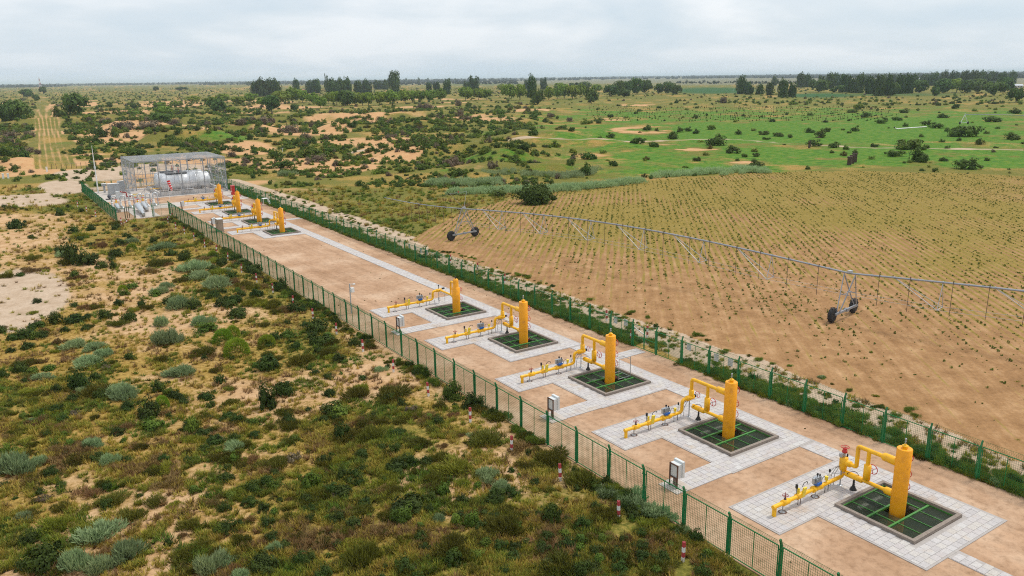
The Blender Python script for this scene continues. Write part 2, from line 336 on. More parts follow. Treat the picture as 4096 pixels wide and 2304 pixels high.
LEAF_GAIN = 1.14
def leaf_mat(name, c0, c1, trans=0.25, objvar=0.22, gain=LEAF_GAIN):
    if name in MATS: return MATS[name]
    c0 = tuple(v*gain for v in c0); c1 = tuple(v*gain for v in c1)
    m, t, b = pbsdf(name)
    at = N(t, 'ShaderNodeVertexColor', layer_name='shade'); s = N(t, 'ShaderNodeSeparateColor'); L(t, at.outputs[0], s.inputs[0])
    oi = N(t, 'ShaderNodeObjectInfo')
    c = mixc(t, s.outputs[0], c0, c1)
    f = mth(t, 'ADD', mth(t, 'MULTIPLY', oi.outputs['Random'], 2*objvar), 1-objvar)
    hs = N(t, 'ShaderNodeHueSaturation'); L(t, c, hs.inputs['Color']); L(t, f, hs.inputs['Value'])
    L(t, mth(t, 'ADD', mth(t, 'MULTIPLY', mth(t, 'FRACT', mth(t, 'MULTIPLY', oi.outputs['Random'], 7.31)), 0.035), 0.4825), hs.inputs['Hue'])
    L(t, hs.outputs[0], b.inputs['Base Color']); b.inputs['Roughness'].default_value = 0.7; b.inputs['Specular IOR Level'].default_value = 0.25
    tr = N(t, 'ShaderNodeBsdfTranslucent'); L(t, hs.outputs[0], tr.inputs[0])
    mx = N(t, 'ShaderNodeMixShader'); mx.inputs[0].default_value = trans
    L(t, b.outputs[0], mx.inputs[1]); L(t, tr.outputs[0], mx.inputs[2])
    L(t, mx.outputs[0], t.nodes['Material Output'].inputs[0])
    MATS[name] = m
    return m

# ------------------------------------------------------------------ mesh helpers
class MB:
    def __init__(s): s.v = []; s.f = []; s.m = []; s.sm = []
    def add(s, vs, fs, mi=0, smooth=False):
        o = len(s.v); s.v += [tuple(v) for v in vs]
        for f in fs: s.f.append(tuple(i+o for i in f)); s.m.append(mi); s.sm.append(smooth)
    def box(s, c, d, mi=0, rot=None):
        x, y, z = d[0]/2, d[1]/2, d[2]/2
        vs = [Vector(p) for p in ((-x,-y,-z),(x,-y,-z),(x,y,-z),(-x,y,-z),(-x,-y,z),(x,-y,z),(x,y,z),(-x,y,z))]
        if rot is not None: vs = [rot @ v for v in vs]
        s.add([v+Vector(c) for v in vs], [(0,3,2,1),(4,5,6,7),(0,1,5,4),(1,2,6,5),(2,3,7,6),(3,0,4,7)], mi)
    def bbox(s, x0, x1, y0, y1, z0, z1, mi=0): s.box(((x0+x1)/2,(y0+y1)/2,(z0+z1)/2), (x1-x0,y1-y0,z1-z0), mi)
    def bar(s, a, b, w, h=None, mi=0):
        h = h or w; a = Vector(a); b = Vector(b); d = b-a
        q = d.to_track_quat('Z', 'Y').to_matrix()
        s.box((a+b)/2, (w, h, d.length), mi, q)
    def tube(s, pts, r, seg=10, mi=0, caps=True, radii=None):
        pts = [Vector(p) for p in pts]; n = len(pts)
        tang = [(pts[min(i+1,n-1)]-pts[max(i-1,0)]).normalized() for i in range(n)]
        t0 = tang[0]; ref = Vector((0,0,1)) if abs(t0.z) < 0.9 else Vector((1,0,0))
        u = t0.cross(ref).normalized(); rings = []
        for i in range(n):
            if i:
                q = tang[i-1].rotation_difference(tang[i]); u = (q @ u)
            t = tang[i]; u = (u - t*u.dot(t)).normalized(); w = t.cross(u)
            rr = radii[i] if radii else r
            rings.append([pts[i]+(u*math.cos(2*PI*k/seg)+w*math.sin(2*PI*k/seg))*rr for k in range(seg)])
        vs = [v for rg in rings for v in rg]
        fs = [(i*seg+k, i*seg+(k+1)%seg, (i+1)*seg+(k+1)%seg, (i+1)*seg+k) for i in range(n-1) for k in range(seg)]
        s.add(vs, fs, mi, True)
        if caps:
            s.add(rings[0], [tuple(range(seg))[::-1]], mi); s.add(rings[-1], [tuple(range(seg))], mi)
    def cyl(s, a, b, r, seg=12, mi=0, r2=None): s.tube([a, b], r, seg, mi, True, [r, r2 if r2 is not None else r])
    def lathe(s, prof, c=(0,0,0), seg=20, mi=0, axis='z'):   # prof: (radius, height)
        n = len(prof); vs = []
        for r, h in prof:
            for k in range(seg):
                a = 2*PI*k/seg; p = (r*math.cos(a), r*math.sin(a), h)
                if axis == 'x': p = (h, r*math.cos(a), r*math.sin(a))
                if axis == 'y': p = (r*math.sin(a), h, r*math.cos(a))
                vs.append((p[0]+c[0], p[1]+c[1], p[2]+c[2]))
        fs = [(i*seg+k, i*seg+(k+1)%seg, (i+1)*seg+(k+1)%seg, (i+1)*seg+k) for i in range(n-1) for k in range(seg)]
        s.add(vs, fs, mi, True)
        s.add(vs[:seg], [tuple(range(seg))[::-1]], mi); s.add(vs[-seg:], [tuple(range(seg))], mi)
    def torus(s, c, R, r, axis='z', seg=18, ring=6, mi=0):
        vs = []
        for i in range(seg):
            a = 2*PI*i/seg
            for k in range(ring):
                b = 2*PI*k/ring; q = R+r*math.cos(b); p = (q*math.cos(a), q*math.sin(a), r*math.sin(b))
                if axis == 'x': p = (p[2], p[0], p[1])
                if axis == 'y': p = (p[0], p[2], p[1])
                vs.append((p[0]+c[0], p[1]+c[1], p[2]+c[2]))
        fs = [(i*ring+k, ((i+1)%seg)*ring+k, ((i+1)%seg)*ring+(k+1)%ring, i*ring+(k+1)%ring) for i in range(seg) for k in range(ring)]
        s.add(vs, fs, mi, True)
    def mesh(s, name, mats):
        me = bpy.data.meshes.new(name); me.from_pydata(s.v, [], s.f)
        for m in (mats if isinstance(mats, (list, tuple)) else [mats]): me.materials.append(m)
        me.polygons.foreach_set('material_index', s.m); me.polygons.foreach_set('use_smooth', s.sm)
        me.update(); return me
    def obj(s, name, mats, parent=None, loc=None): return link(name, s.mesh(name, mats), parent, loc)
def link(name, me, parent=None, loc=None):
    o = bpy.data.objects.new(name, me); COL.objects.link(o)
    if parent is not None: o.parent = parent
    if loc is not None: o.location = loc
    return o
def thing(name, label, cat, loc=(0,0,0), rz=0.0, group=None):
    o = bpy.data.objects.new(name, None); COL.objects.link(o); o.empty_display_size = 0.3
    o.location = loc; o.rotation_euler = (0, 0, rz)
    return tag(o, label, cat, group)
def tag(o, label=None, cat=None, group=None, kind=None):
    if label: o['label'] = label
    if cat: o['category'] = cat
    if group: o['group'] = group
    if kind: o['kind'] = kind
    return o
def copy_tree(o, loc=None, rz=None, label=None, parent=None):
    c = o.copy(); COL.objects.link(c)
    if parent is not None: c.parent = parent
    if loc is not None: c.location = loc
    if rz is not None: c.rotation_euler = (0, 0, rz)
    if label: c['label'] = label
    for ch in list(o.children): copy_tree(ch, parent=c)
    return c
def arcpath(pts, rad, n=5):
    pts = [Vector(p) for p in pts]; out = [pts[0]]
    for i in range(1, len(pts)-1):
        a, b, c = pts[i-1], pts[i], pts[i+1]; d1 = (a-b).normalized(); d2 = (c-b).normalized()
        r = min(rad, (a-b).length*0.49, (c-b).length*0.49)
        p1 = b+d1*r; p2 = b+d2*r
        for k in range(n+1):
            t = k/n; out.append(p1*(1-t)**2 + b*2*t*(1-t) + p2*t*t)
    out.append(pts[-1]); return out
ORD = ['first','second','third','fourth','fifth','sixth','seventh','eighth','ninth','tenth','eleventh','twelfth','thirteenth','fourteenth','fifteenth','sixteenth','seventeenth','eighteenth','nineteenth','twentieth']
def ordn(i): return ORD[i] if i < 20 else ('twenty-'+ORD[i-20] if i < 29 else str(i+1)+'th')

# ------------------------------------------------------------------ terrain (one sheet to the horizon, cut along zone borders)
def ellmask(px, py, L_):
    w = np.zeros_like(px)
    for cx, cy, rx, ry, amt in L_:
        d = np.hypot((px-cx)/rx, (py-cy)/ry); w = np.maximum(w, amt*(1-sstep(0.55, 1.25, d)))
    return w
SAND_E = [(980,385,110,28,1.0),(470,400,90,14,1.0),(250,352,75,22,1.0),(620,372,90,22,1.0),(760,330,150,14,0.9),(330,340,60,20,0.9),(900,305,160,9,0.85),(430,262,120,10,0.85),(590,318,50,12,.9),(120,300,40,55,0.8),(200,262,60,10,.9),
          (1150,300,120,6,0.7),(1080,345,60,8,.7),(700,270,120,7,.75),(330,285,70,12,.8),(500,340,70,10,.8),(1260,300,110,6,.75),(1180,425,70,12,.6),(1000,420,90,12,.55),(1600,330,110,16,0.62),(1680,360,70,8,.7),(1490,390,80,8,.55),(1750,375,90,5,.55),(2050,425,120,7,.75),(1880,410,80,8,.6),(2470,395,120,6,.6),(2360,355,60,4,.5),(2100,400,80,3,.5),(1560,300,90,5,.7),(700,425,40,8,.5),(1350,280,90,4,.7),(1600,265,120,4,.6),(1900,290,150,5,.45)]
TRACK_E = [(230,440,110,16,1.0),(420,425,170,16,0.9),(60,505,130,18,.85),(160,470,70,20,1.0),(60,740,130,75,1.0),(30,800,90,45,.9),(100,550,60,14,.4)]
MEAD_E = [(1900,335,330,34,1.0),(2300,330,330,46,1.0),(2100,395,360,26,0.95),(2480,400,180,34,0.9),(1640,405,130,12,0.7),(1560,345,90,16,0.9),(1500,330,80,14,.8),(1700,290,250,18,.62),(2000,282,260,16,.62),(2350,285,200,16,.6),(1250,410,160,10,.5),(560,350,100,14,.55),(640,330,130,8,.4)]
CROP_E = [(1795,228,125,9,1.0),(2060,240,110,6,1.0),(2250,238,180,4,.7),(1230,212,160,2.5,.5)]
def polyline_d(x, y, pts):
    d = np.full(np.shape(x), 1e9)
    for (x1, y1), (x2, y2) in zip(pts[:-1], pts[1:]):
        vx, vy = x2-x1, y2-y1; t = np.clip(((x-x1)*vx+(y-y1)*vy)/(vx*vx+vy*vy), 0, 1)
        d = np.minimum(d, np.hypot(x-x1-t*vx, y-y1-t*vy))
    return d
STRIP = [ground_at(FULL, a, b)[:2] for a, b in ((140,420),(128,370),(118,310),(111,275),(106,247),(104,238))]
def zones(x, y):
    px, py, Z = pix(x, y); ok = np.isfinite(px)
    px = np.where(ok, px, -5000.); py = np.where(ok, py, 2000.)
    dist = np.hypot(x-CAM[0], y-CAM[1])
    sand = ellmask(px, py, SAND_E); mead = ellmask(px, py, MEAD_E); crop = ellmask(px, py, CROP_E); pale = ellmask(px, py, TRACK_E)
    beyond = sstep(120, 170, y+0.35*x)          # country behind the compound and field
    dn = fbm(x/45, y/45, 4, 61)
    dune_zone = beyond*sstep(238, 250, py)*(1-sstep(1150, 1650, px))
    sand = np.maximum(sand*np.where(px > 1350, 1.35, 1.0)*(0.62+0.8*(fbm(x/14, y/14, 3, 63)-0.3)), dune_zone*sstep(0.57, 0.70, dn)*0.62)
    sand = np.maximum(sand, sstep(0.60, 0.72, dn)*0.55*sstep(1150, 1650, px)*beyond)
    # right verge: sandy track beside the fence
    wob = (fbm(x/6, y/6, 3, 71)-0.5)*2.4
    verge = sstep(7.6, 9.2, x+wob*0.6)*(1-sstep(12.6, 15.2, x+wob))*sstep(-60, -50, y)*(1-sstep(174, 180, y))
    trk = np.maximum(verge*0.78, (1-sstep(1.8, 4.2, polyline_d(x, y, [(11.5, -60), (11.5, 60), (12.5, 110), (12, 150), (11.5, 178), (2, 184), (-12, 183), (-26, 179), (-40, 176)])+wob*0.5)))
    trk = np.where(y > 70, trk, trk*0.9)
    pale = np.maximum(pale, trk)
    ld = polyline_d(x, y, STRIP)*(1+.0*x); line = 1-sstep(4.0, 5.6, ld)      # straight cleared strip, far left
    sand = np.maximum(sand*(1-line), line*(.42+.13*np.cos(ld*2*PI/1.9)*(py > 255)+.22*(fbm(x/9, y/30, 2, 131)-.5)))
    # thin tracks across the meadow
    px1 = 1-sstep(0.6, 1.6, polyline_d(px, py, [(870,388),(1100,378),(1230,362),(1500,362),(1700,352),(1830,350),(2000,362),(2200,372),(2576,377)])/1.6)
    pale = np.maximum(pale, px1*(0.25+0.75*fbm(x/9, y/9, 3, 111)))
    fld = field_mask(x, y)
    litter = np.full_like(x, 0.60); green = np.full_like(x, 0.36); pale = pale*(1-line)
    scrub = (x < -10.6) & (y < 175)
    v = fbm(x/9, y/9, 4, 81); v2 = fbm(x/22, y/22, 3, 91)
    litter = np.where(scrub, 0.61+0.7*(v-0.5)+0.45*(v2-0.5), litter)
    # the front left is barer, a band next to the fence greener
    gl = sstep(-34, -14, x)*0.16
    green = np.where(scrub, 0.37+0.6*(v2-0.5)+gl+0.3*(v-0.5), green)
    olive = ellmask(px, py, [(430,590,330,95,.9),(230,640,230,70,.55),(700,720,200,120,.4),(390,580,170,50,.8),(560,1000,320,200,.35),(1100,1250,450,200,.3),(300,640,160,60,.5)])
    litter = np.maximum(litter, np.where(scrub, olive*0.8, 0)); green = np.where(scrub, np.maximum(green, olive*0.52), green)
    mid = (~scrub) & (fld < 0.5)
    litter = np.where(mid, 0.74+0.5*(v2-0.5), litter); green = np.where(mid, 0.62+0.7*(v-0.5)+0.5*(v2-0.5), green)
    grn_r = (0.18+0.38*sstep(1150, 1600, px)*sstep(262, 290, py)+0.15*sstep(900, 1500, px))*sstep(228, 250, py)*(1-sstep(425, 470, py))*beyond
    mead = np.maximum(mead, grn_r+0.25*(v2-0.5))*(~scrub)*(fld < .5)*np.where((x < 14) & (y < 180), 0, 1)
    ragged = sstep(.40, .62, fbm(x/13, y/13, 4, 121))*sstep(.28, .6, ellmask(px, py, SAND_E)+.25*(fbm(x/20, y/20, 3, 122)-.5)); mead = mead*(1-.80*ragged); sand = np.where(px > 1350, sand*(.25+.75*ragged), sand)
    plain = sstep(216, 207, py+(fbm(x/300, y/300, 3, 95)-0.5)*10)*0.95*np.where(dist > 900, 1, 0)
    plain = np.where(ok & (py < 196), 0.85, plain)
    wd = (0.35+1.1*(fbm(x/28, y/28, 3, 101)-0.5)+0.25*sstep(30, 110, y*0.6+x*0.4))*(.35+.65*sstep(16, 55, x+.25*y))-.12*(1-sstep(16, 55, x+.25*y))
    dens = np.clip(wd, 0, 1)
    return sand, mead, pale, fld, np.clip(litter,0,1), np.clip(green,0,1), plain, dens, crop, px, py
def build_terrain():
    az_d = np.linspace(-0.68, 0.68, 760); az_s = np.linspace(0.68, 2*PI-0.68, 60)[1:-1]
    az = CAM_YAW - np.concatenate([az_d, az_s])
    # rows at equal steps down the picture
    ang = np.linspace(math.radians(34.5), math.radians(0.035), 560)
    rr = 23.2/np.tan(ang); r = np.concatenate([[1.5, 8, 16, 24, 30], rr[rr > 33.0], [60000]])
    A, Rr = np.meshgrid(az, r); x = CAM[0]+Rr*np.cos(A); y = CAM[1]+Rr*np.sin(A)
    fx, fy = x.ravel(), y.ravel()
    sand, mead, pale, fld, lit, grn, plain, dens, crop, px, py = zones(fx, fy)
    yard = (fx > -9.5) & (fx < 6.6) & (fy > -40) & (fy < 175); station = (fx > -18.6) & (fx < 6.6) & (fy > 132.5) & (fy < 175)
    z = terrain_h(fx, fy) - 0.03
    n_a, n_r = len(az), len(r)
    idx = np.arange(n_a*n_r).reshape(n_r, n_a)
    a0 = idx[:-1, :]; a1 = np.roll(idx, -1, axis=1)[:-1, :]; b0 = idx[1:, :]; b1 = np.roll(idx, -1, axis=1)[1:, :]
    F = np.stack([a0, b0, b1, a1], -1).reshape(-1, 4)
    inn = yard | station
    F = F[~inn[F].all(1)]
    fm = lambda w: w[F].mean(1)
    cls = np.zeros(len(F), int)
    cls[fm(mead) > 0.5] = 2; cls[fm(crop) > 0.5] = 4; cls[fm(pale) > 0.55] = 3; cls[fm(fld) > 0.5] = 1
    names = ['ground', 'crop_field', 'meadow', 'sandy_track', 'farm_field']
    za = np.stack([sand, mead, pale, np.ones_like(sand)], -1); zb = np.stack([fld, lit, grn, np.ones_like(sand)], -1); zc = np.stack([plain, dens, crop, np.ones_like(sand)], -1)
    V = np.stack([fx, fy, z], -1)
    for ci, nm in enumerate(names):
        f = F[cls == ci]
        if not len(f): continue
        used, inv = np.unique(f, return_inverse=True); f2 = inv.reshape(f.shape)
        me = np_mesh(nm, V[used], f2, M_GROUND, smooth=True)
        for an, arr in (('zone_a', za), ('zone_b', zb), ('zone_c', zc)):
            a = me.color_attributes.new(an, 'FLOAT_COLOR', 'POINT'); a.data.foreach_set('color', arr[used].astype(np.float32).ravel())
        tag(link(nm, me), kind='structure')
def np_mesh(name, V, F, m, smooth=False):
    V = np.ascontiguousarray(V, dtype=np.float32); F = np.ascontiguousarray(F, dtype=np.int32); k = F.shape[1]
    me = bpy.data.meshes.new(name); me.vertices.add(len(V)); me.vertices.foreach_set('co', V.ravel())
    me.loops.add(F.size); me.loops.foreach_set('vertex_index', F.ravel())
    me.polygons.add(len(F)); me.polygons.foreach_set('loop_start', np.arange(0, F.size, k, dtype=np.int32))
    me.polygons.foreach_set('use_smooth', np.full(len(F), smooth))
    if m is not None: me.materials.append(m)
    me.update(calc_edges=True); me.validate(); return me
build_terrain()

# ------------------------------------------------------------------ yard ground, paving, cellars
YC = [0.0, 11.94, 24.0, 35.94, 48.07, 102.91, 114.78, 127.11, 139.76]
HP = 2.25
def yard():
    mb = MB(); z = -0.006
    def q(x0, x1, y0, y1): mb.add([(x0,y0,z),(x1,y0,z),(x1,y1,z),(x0,y1,z)], [(0,1,2,3)])
    ys = [-45.0]
    for yc in YC:
        q(-10.75, 7.3, ys[-1], yc-HP); q(-10.75, -HP, yc-HP, yc+HP); q(HP, 7.3, yc-HP, yc+HP); ys.append(yc+HP)
    q(-10.75, 7.3, ys[-1], 177.2); q(-19.8, -10.75, 130.9, 177.2)
    tag(mb.obj('yard_ground', M_EARTH), kind='structure')
yard()
def concrete():
    mb = MB(); z0, z1 = -0.05, 0.04
    for r in ((-18.2,6.9,156.6,175.6), (-18.3,-4.0,141.2,147.4), (-16.3,-12.4,131.3,141.2), (4.0,6.9,143.6,156.6)):
        mb.bbox(*r, z0, z1)
    tag(mb.obj('concrete_slab', M_SLAB), kind='structure')
concrete()

TILE_A = MB(); TILE_A.box((0,0,0), (0.488,0.386,0.05)); TILE_B = MB(); TILE_B.box((0,0,0), (0.388,0.388,0.05))
def bevel_tile(w, d):
    e = 0.008; mb = MB(); x, y, h = w/2, d/2, 0.05
    vs = [(-x,-y,-h),(x,-y,-h),(x,y,-h),(-x,y,-h),(-x,-y,-e),(x,-y,-e),(x,y,-e),(-x,y,-e),(-x+e,-y+e,0),(x-e,-y+e,0),(x-e,y-e,0),(-x+e,y-e,0)]
    mb.add(vs, [(0,1,5,4),(1,2,6,5),(2,3,7,6),(3,0,4,7),(4,5,9,8),(5,6,10,9),(6,7,11,10),(7,4,8,11),(8,9,10,11)]); return mb
T_A, T_B, T_H = bevel_tile(0.486, 0.384), bevel_tile(0.386, 0.386), bevel_tile(0.236, 0.384)
def tile_layout(rects_a, rects_b):
    out = []        # (kind, x, y)
    for (x0, x1, y0, y1, hole) in rects_a:      # running bond, 0.5 x 0.4
        j = 0; y = y0+0.2
        while y < y1-0.1:
            x = x0+(0.25 if j % 2 == 0 else 0.5)
            if j % 2: out.append(('h', x0+0.125, y))
            while x < x1-0.1:
                if x+0.25 > x1+0.02: out.append(('h', x-0.125, y))
                else: out.append(('a', x, y))
                x += 0.5
            y += 0.4; j += 1
        if hole is not None: out[:] = [o for o in out if not (hole[0] < o[1] < hole[1] and hole[2] < o[2] < hole[3])]
    for (x0, x1, y0, y1) in rects_b:
        x = x0+0.2
        while x < x1-0.1:
            y = y0+0.2
            while y < y1-0.1:
                out.append(('b', x, y)); y += 0.4
            x += 0.4
    return out
ME_A, ME_B, ME_H = T_A.mesh('paver', M_PAVER), T_B.mesh('paver', M_PAVER), T_H.mesh('paver', M_PAVER)
def apron(i, yc, ynext):
    rects_a = [(-3.8, 3.9, yc-3.75, yc+2.25, (-2.36, 2.36, yc-2.36, yc+2.36))]
    rects_b = [(-7.0, 3.9, yc+2.27, yc+5.47)]
    bed = [(-3.82, -2.32, yc-3.77, yc+2.26), (2.32, 3.9, yc-3.77, yc+2.26), (-2.32, 2.32, yc-3.77, yc-2.32), (-7.02, 3.9, yc+2.26, yc+5.49)]
    if ynext is not None:
        rects_a.append((2.4, 3.9, yc+5.49, ynext-3.77, None)); bed.append((2.38, 3.9, yc+5.49, ynext-3.77))
    if i in (1, 2, 4, 6, 8):
        rects_b.append((-7.8, -3.82, yc-3.76, yc-2.16)); bed.append((-7.8, -3.82, yc-3.77, yc-2.15))
    if i == 0: rects_a.append((-2.0, -1.0, -20, -3.79, None)); bed.append((-2.02, -0.98, -20, -3.77))
    if i == 2: rects_b.append((3.92, 7.0, yc+3.3, yc+4.5)); bed.append((3.9, 7.0, yc+3.28, yc+4.52))
    if i == 6: rects_b.append((3.92, 7.1, yc-1.7, yc-0.5)); bed.append((3.9, 7.1, yc-1.72, yc-0.48))
    mb = MB()
    for b in bed: mb.bbox(b[0], b[1], b[2], b[3], -0.03, 0.022)
    # thin edging kerbs along the outer borders
    for (x0, x1, y0, y1) in ((-3.92,-3.82,yc-3.77,yc+2.26), (-7.12,-7.02,yc+2.26,yc+5.49), (-7.12,-3.92,yc+2.16,yc+2.26), (-7.12,2.38,yc+5.49,yc+5.59), (-3.92,3.9,yc-3.87,yc-3.77)):
        mb.bbox(x0, x1, y0, y1, -0.06, 0.034)
    root = tag(mb.obj('paved_apron', M_BED), kind='structure')
    tl = tile_layout(rects_a, rects_b)
    tl.sort(key=lambda o: math.hypot(o[1]-CAM[0], o[2]-CAM[1]))
    keep = 300 if i < 4 else 0
    rest = MB()
    for n, (k, x, y) in enumerate(tl):
        me = {'a': ME_A, 'b': ME_B, 'h': ME_H}[k]; src = {'a': T_A, 'b': T_B, 'h': T_H}[k]
        zz = 0.042+random.uniform(-0.004, 0.004)
        if n < keep:
            o = bpy.data.objects.new('paver', me); COL.objects.link(o); o.parent = root
            o.location = (x+random.uniform(-.003,.003), y+random.uniform(-.003,.003), zz); o.rotation_euler = (random.uniform(-.006,.006), random.uniform(-.006,.006), random.uniform(-.008,.008))
        else:
            rest.add([(v[0]+x, v[1]+y, v[2]+zz) for v in src.v], src.f)
    if rest.v: tag(rest.obj('paver_bed', M_PAVER, root), kind='stuff')
for i, yc in enumerate(YC): apron(i, yc, YC[i+1] if i < 8 else None)

def cellar_proto():
    t = thing('well_cellar', 'x', 'well cellar')
    o, w = 2.3, 0.2
    for (x0, x1, y0, y1) in ((-o,o,-o,-o+w), (-o,o,o-w,o), (-o,-o+w,-o+w,o-w), (o-w,o,-o+w,o-w)):
        mb = MB(); mb.bbox(x0, x1, y0, y1, -0.08, 0.2); mb.obj('curb', M_CURB, t)
    mb = MB(); i = o-w+0.002
    # lining: four walls facing inwards and a floor
    d = -1.55
    mb.add([(-i,-i,d),(i,-i,d),(i,i,d),(-i,i,d),(-i,-i,-0.082),(i,-i,-0.082),(i,i,-0.082),(-i,i,-0.082)], [(0,1,2,3),(0,4,5,1),(1,5,6,2),(2,6,7,3),(3,7,4,0)])
    mb.obj('lining', M_PIT, t)
    mb = MB(); mb.add([(-i+.004,-i+.004,-1.15),(i-.004,-i+.004,-1.15),(i-.004,i-.004,-1.15),(-i+.004,i-.004,-1.15)], [(0,1,2,3)]); mb.obj('water', M_WATER, t)
    mb = MB()  # added pale blocks: lit stretches of cellar wall put in as shape and colour
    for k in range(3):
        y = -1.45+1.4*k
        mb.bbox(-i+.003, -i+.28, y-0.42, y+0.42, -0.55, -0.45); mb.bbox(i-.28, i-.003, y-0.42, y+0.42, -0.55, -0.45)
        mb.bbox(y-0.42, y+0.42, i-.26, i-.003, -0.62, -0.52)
    mb.obj('lit_wall_block', M_LITWALL, t)
    fr = MB(); g = o-w-0.03; z = 0.0
    for s in (-1, 1):
        fr.bbox(-g, g, s*g-0.03, s*g+0.03, z-0.05, z+0.03); fr.bbox(s*g-0.03, s*g+0.03, -g+.031, g-.031, z-0.05, z+0.03)
    fr.obj('grating_frame', M_GRAT, t)
    for s in (-1, 1):
        b = MB(); b.bbox(-g+.031, g-.031, s*0.62-0.055, s*0.62+0.055, z-0.08, z+0.045); b.obj('beam', M_GRAT, t)
        for x in (-1.05, 0.0, 1.05):
            b = MB(); y0, y1 = (0.676, g-.031) if s > 0 else (-g+.031, -0.676)
            n = 13; pts = [(x+0.016*(1 if k % 2 else -1), y0+(y1-y0)*k/n, z+0.012) for k in range(n+1)]
            b.tube(pts, 0.026, 5); b.obj('cross_bar', M_GRAT, t)
    for x in (-1.1, 1.3):
        b = MB(); b.bbox(x-0.03, x+0.03, -0.564, 0.564, z-0.04, z+0.03); b.obj('cross_bar', M_GRAT, t)
    def lattice(x0, x1, y0, y1):
        m = MB(); st = 0.055; w_, h_ = x1-x0, y1-y0; n = int((w_+h_)/st)
        for k in range(1, n):
            s = k*st
            for fl in (0, 1):
                a = (min(s, w_), max(0, s-w_)); b = (max(0, s-h_), min(s, h_))
                if abs(a[0]-b[0]) < 0.03: continue
                p = [(x0+(q[0] if not fl else w_-q[0]), y0+q[1], z-0.005-0.008*fl) for q in (a, b)]
                d_ = Vector((p[1][0]-p[0][0], p[1][1]-p[0][1], 0)).normalized(); nn = Vector((-d_.y, d_.x, 0))*0.0065
                P0, P1 = Vector(p[0]), Vector(p[1])
                m.add([P0-nn, P1-nn, P1+nn, P0+nn], [(0,1,2,3)])
        return m
    xs = [-g+.03, -1.05, 0, 1.05, g-.03]
    for k in range(4):
        for (y0, y1) in ((0.68, g-.03), (-g+.03, -0.68)):
            lattice(xs[k]+.02, xs[k+1]-.02, y0, y1).obj('grating_panel', M_GMESH, t)
    lattice(-g+.03, -1.13, -0.56, 0.56).obj('grating_panel', M_GMESH, t); lattice(1.33, g-.03, -0.56, 0.56).obj('grating_panel', M_GMESH, t)
    lattice(-1.07, -0.5, -0.56, 0.56).obj('grating_panel', M_GMESH, t)
    return t

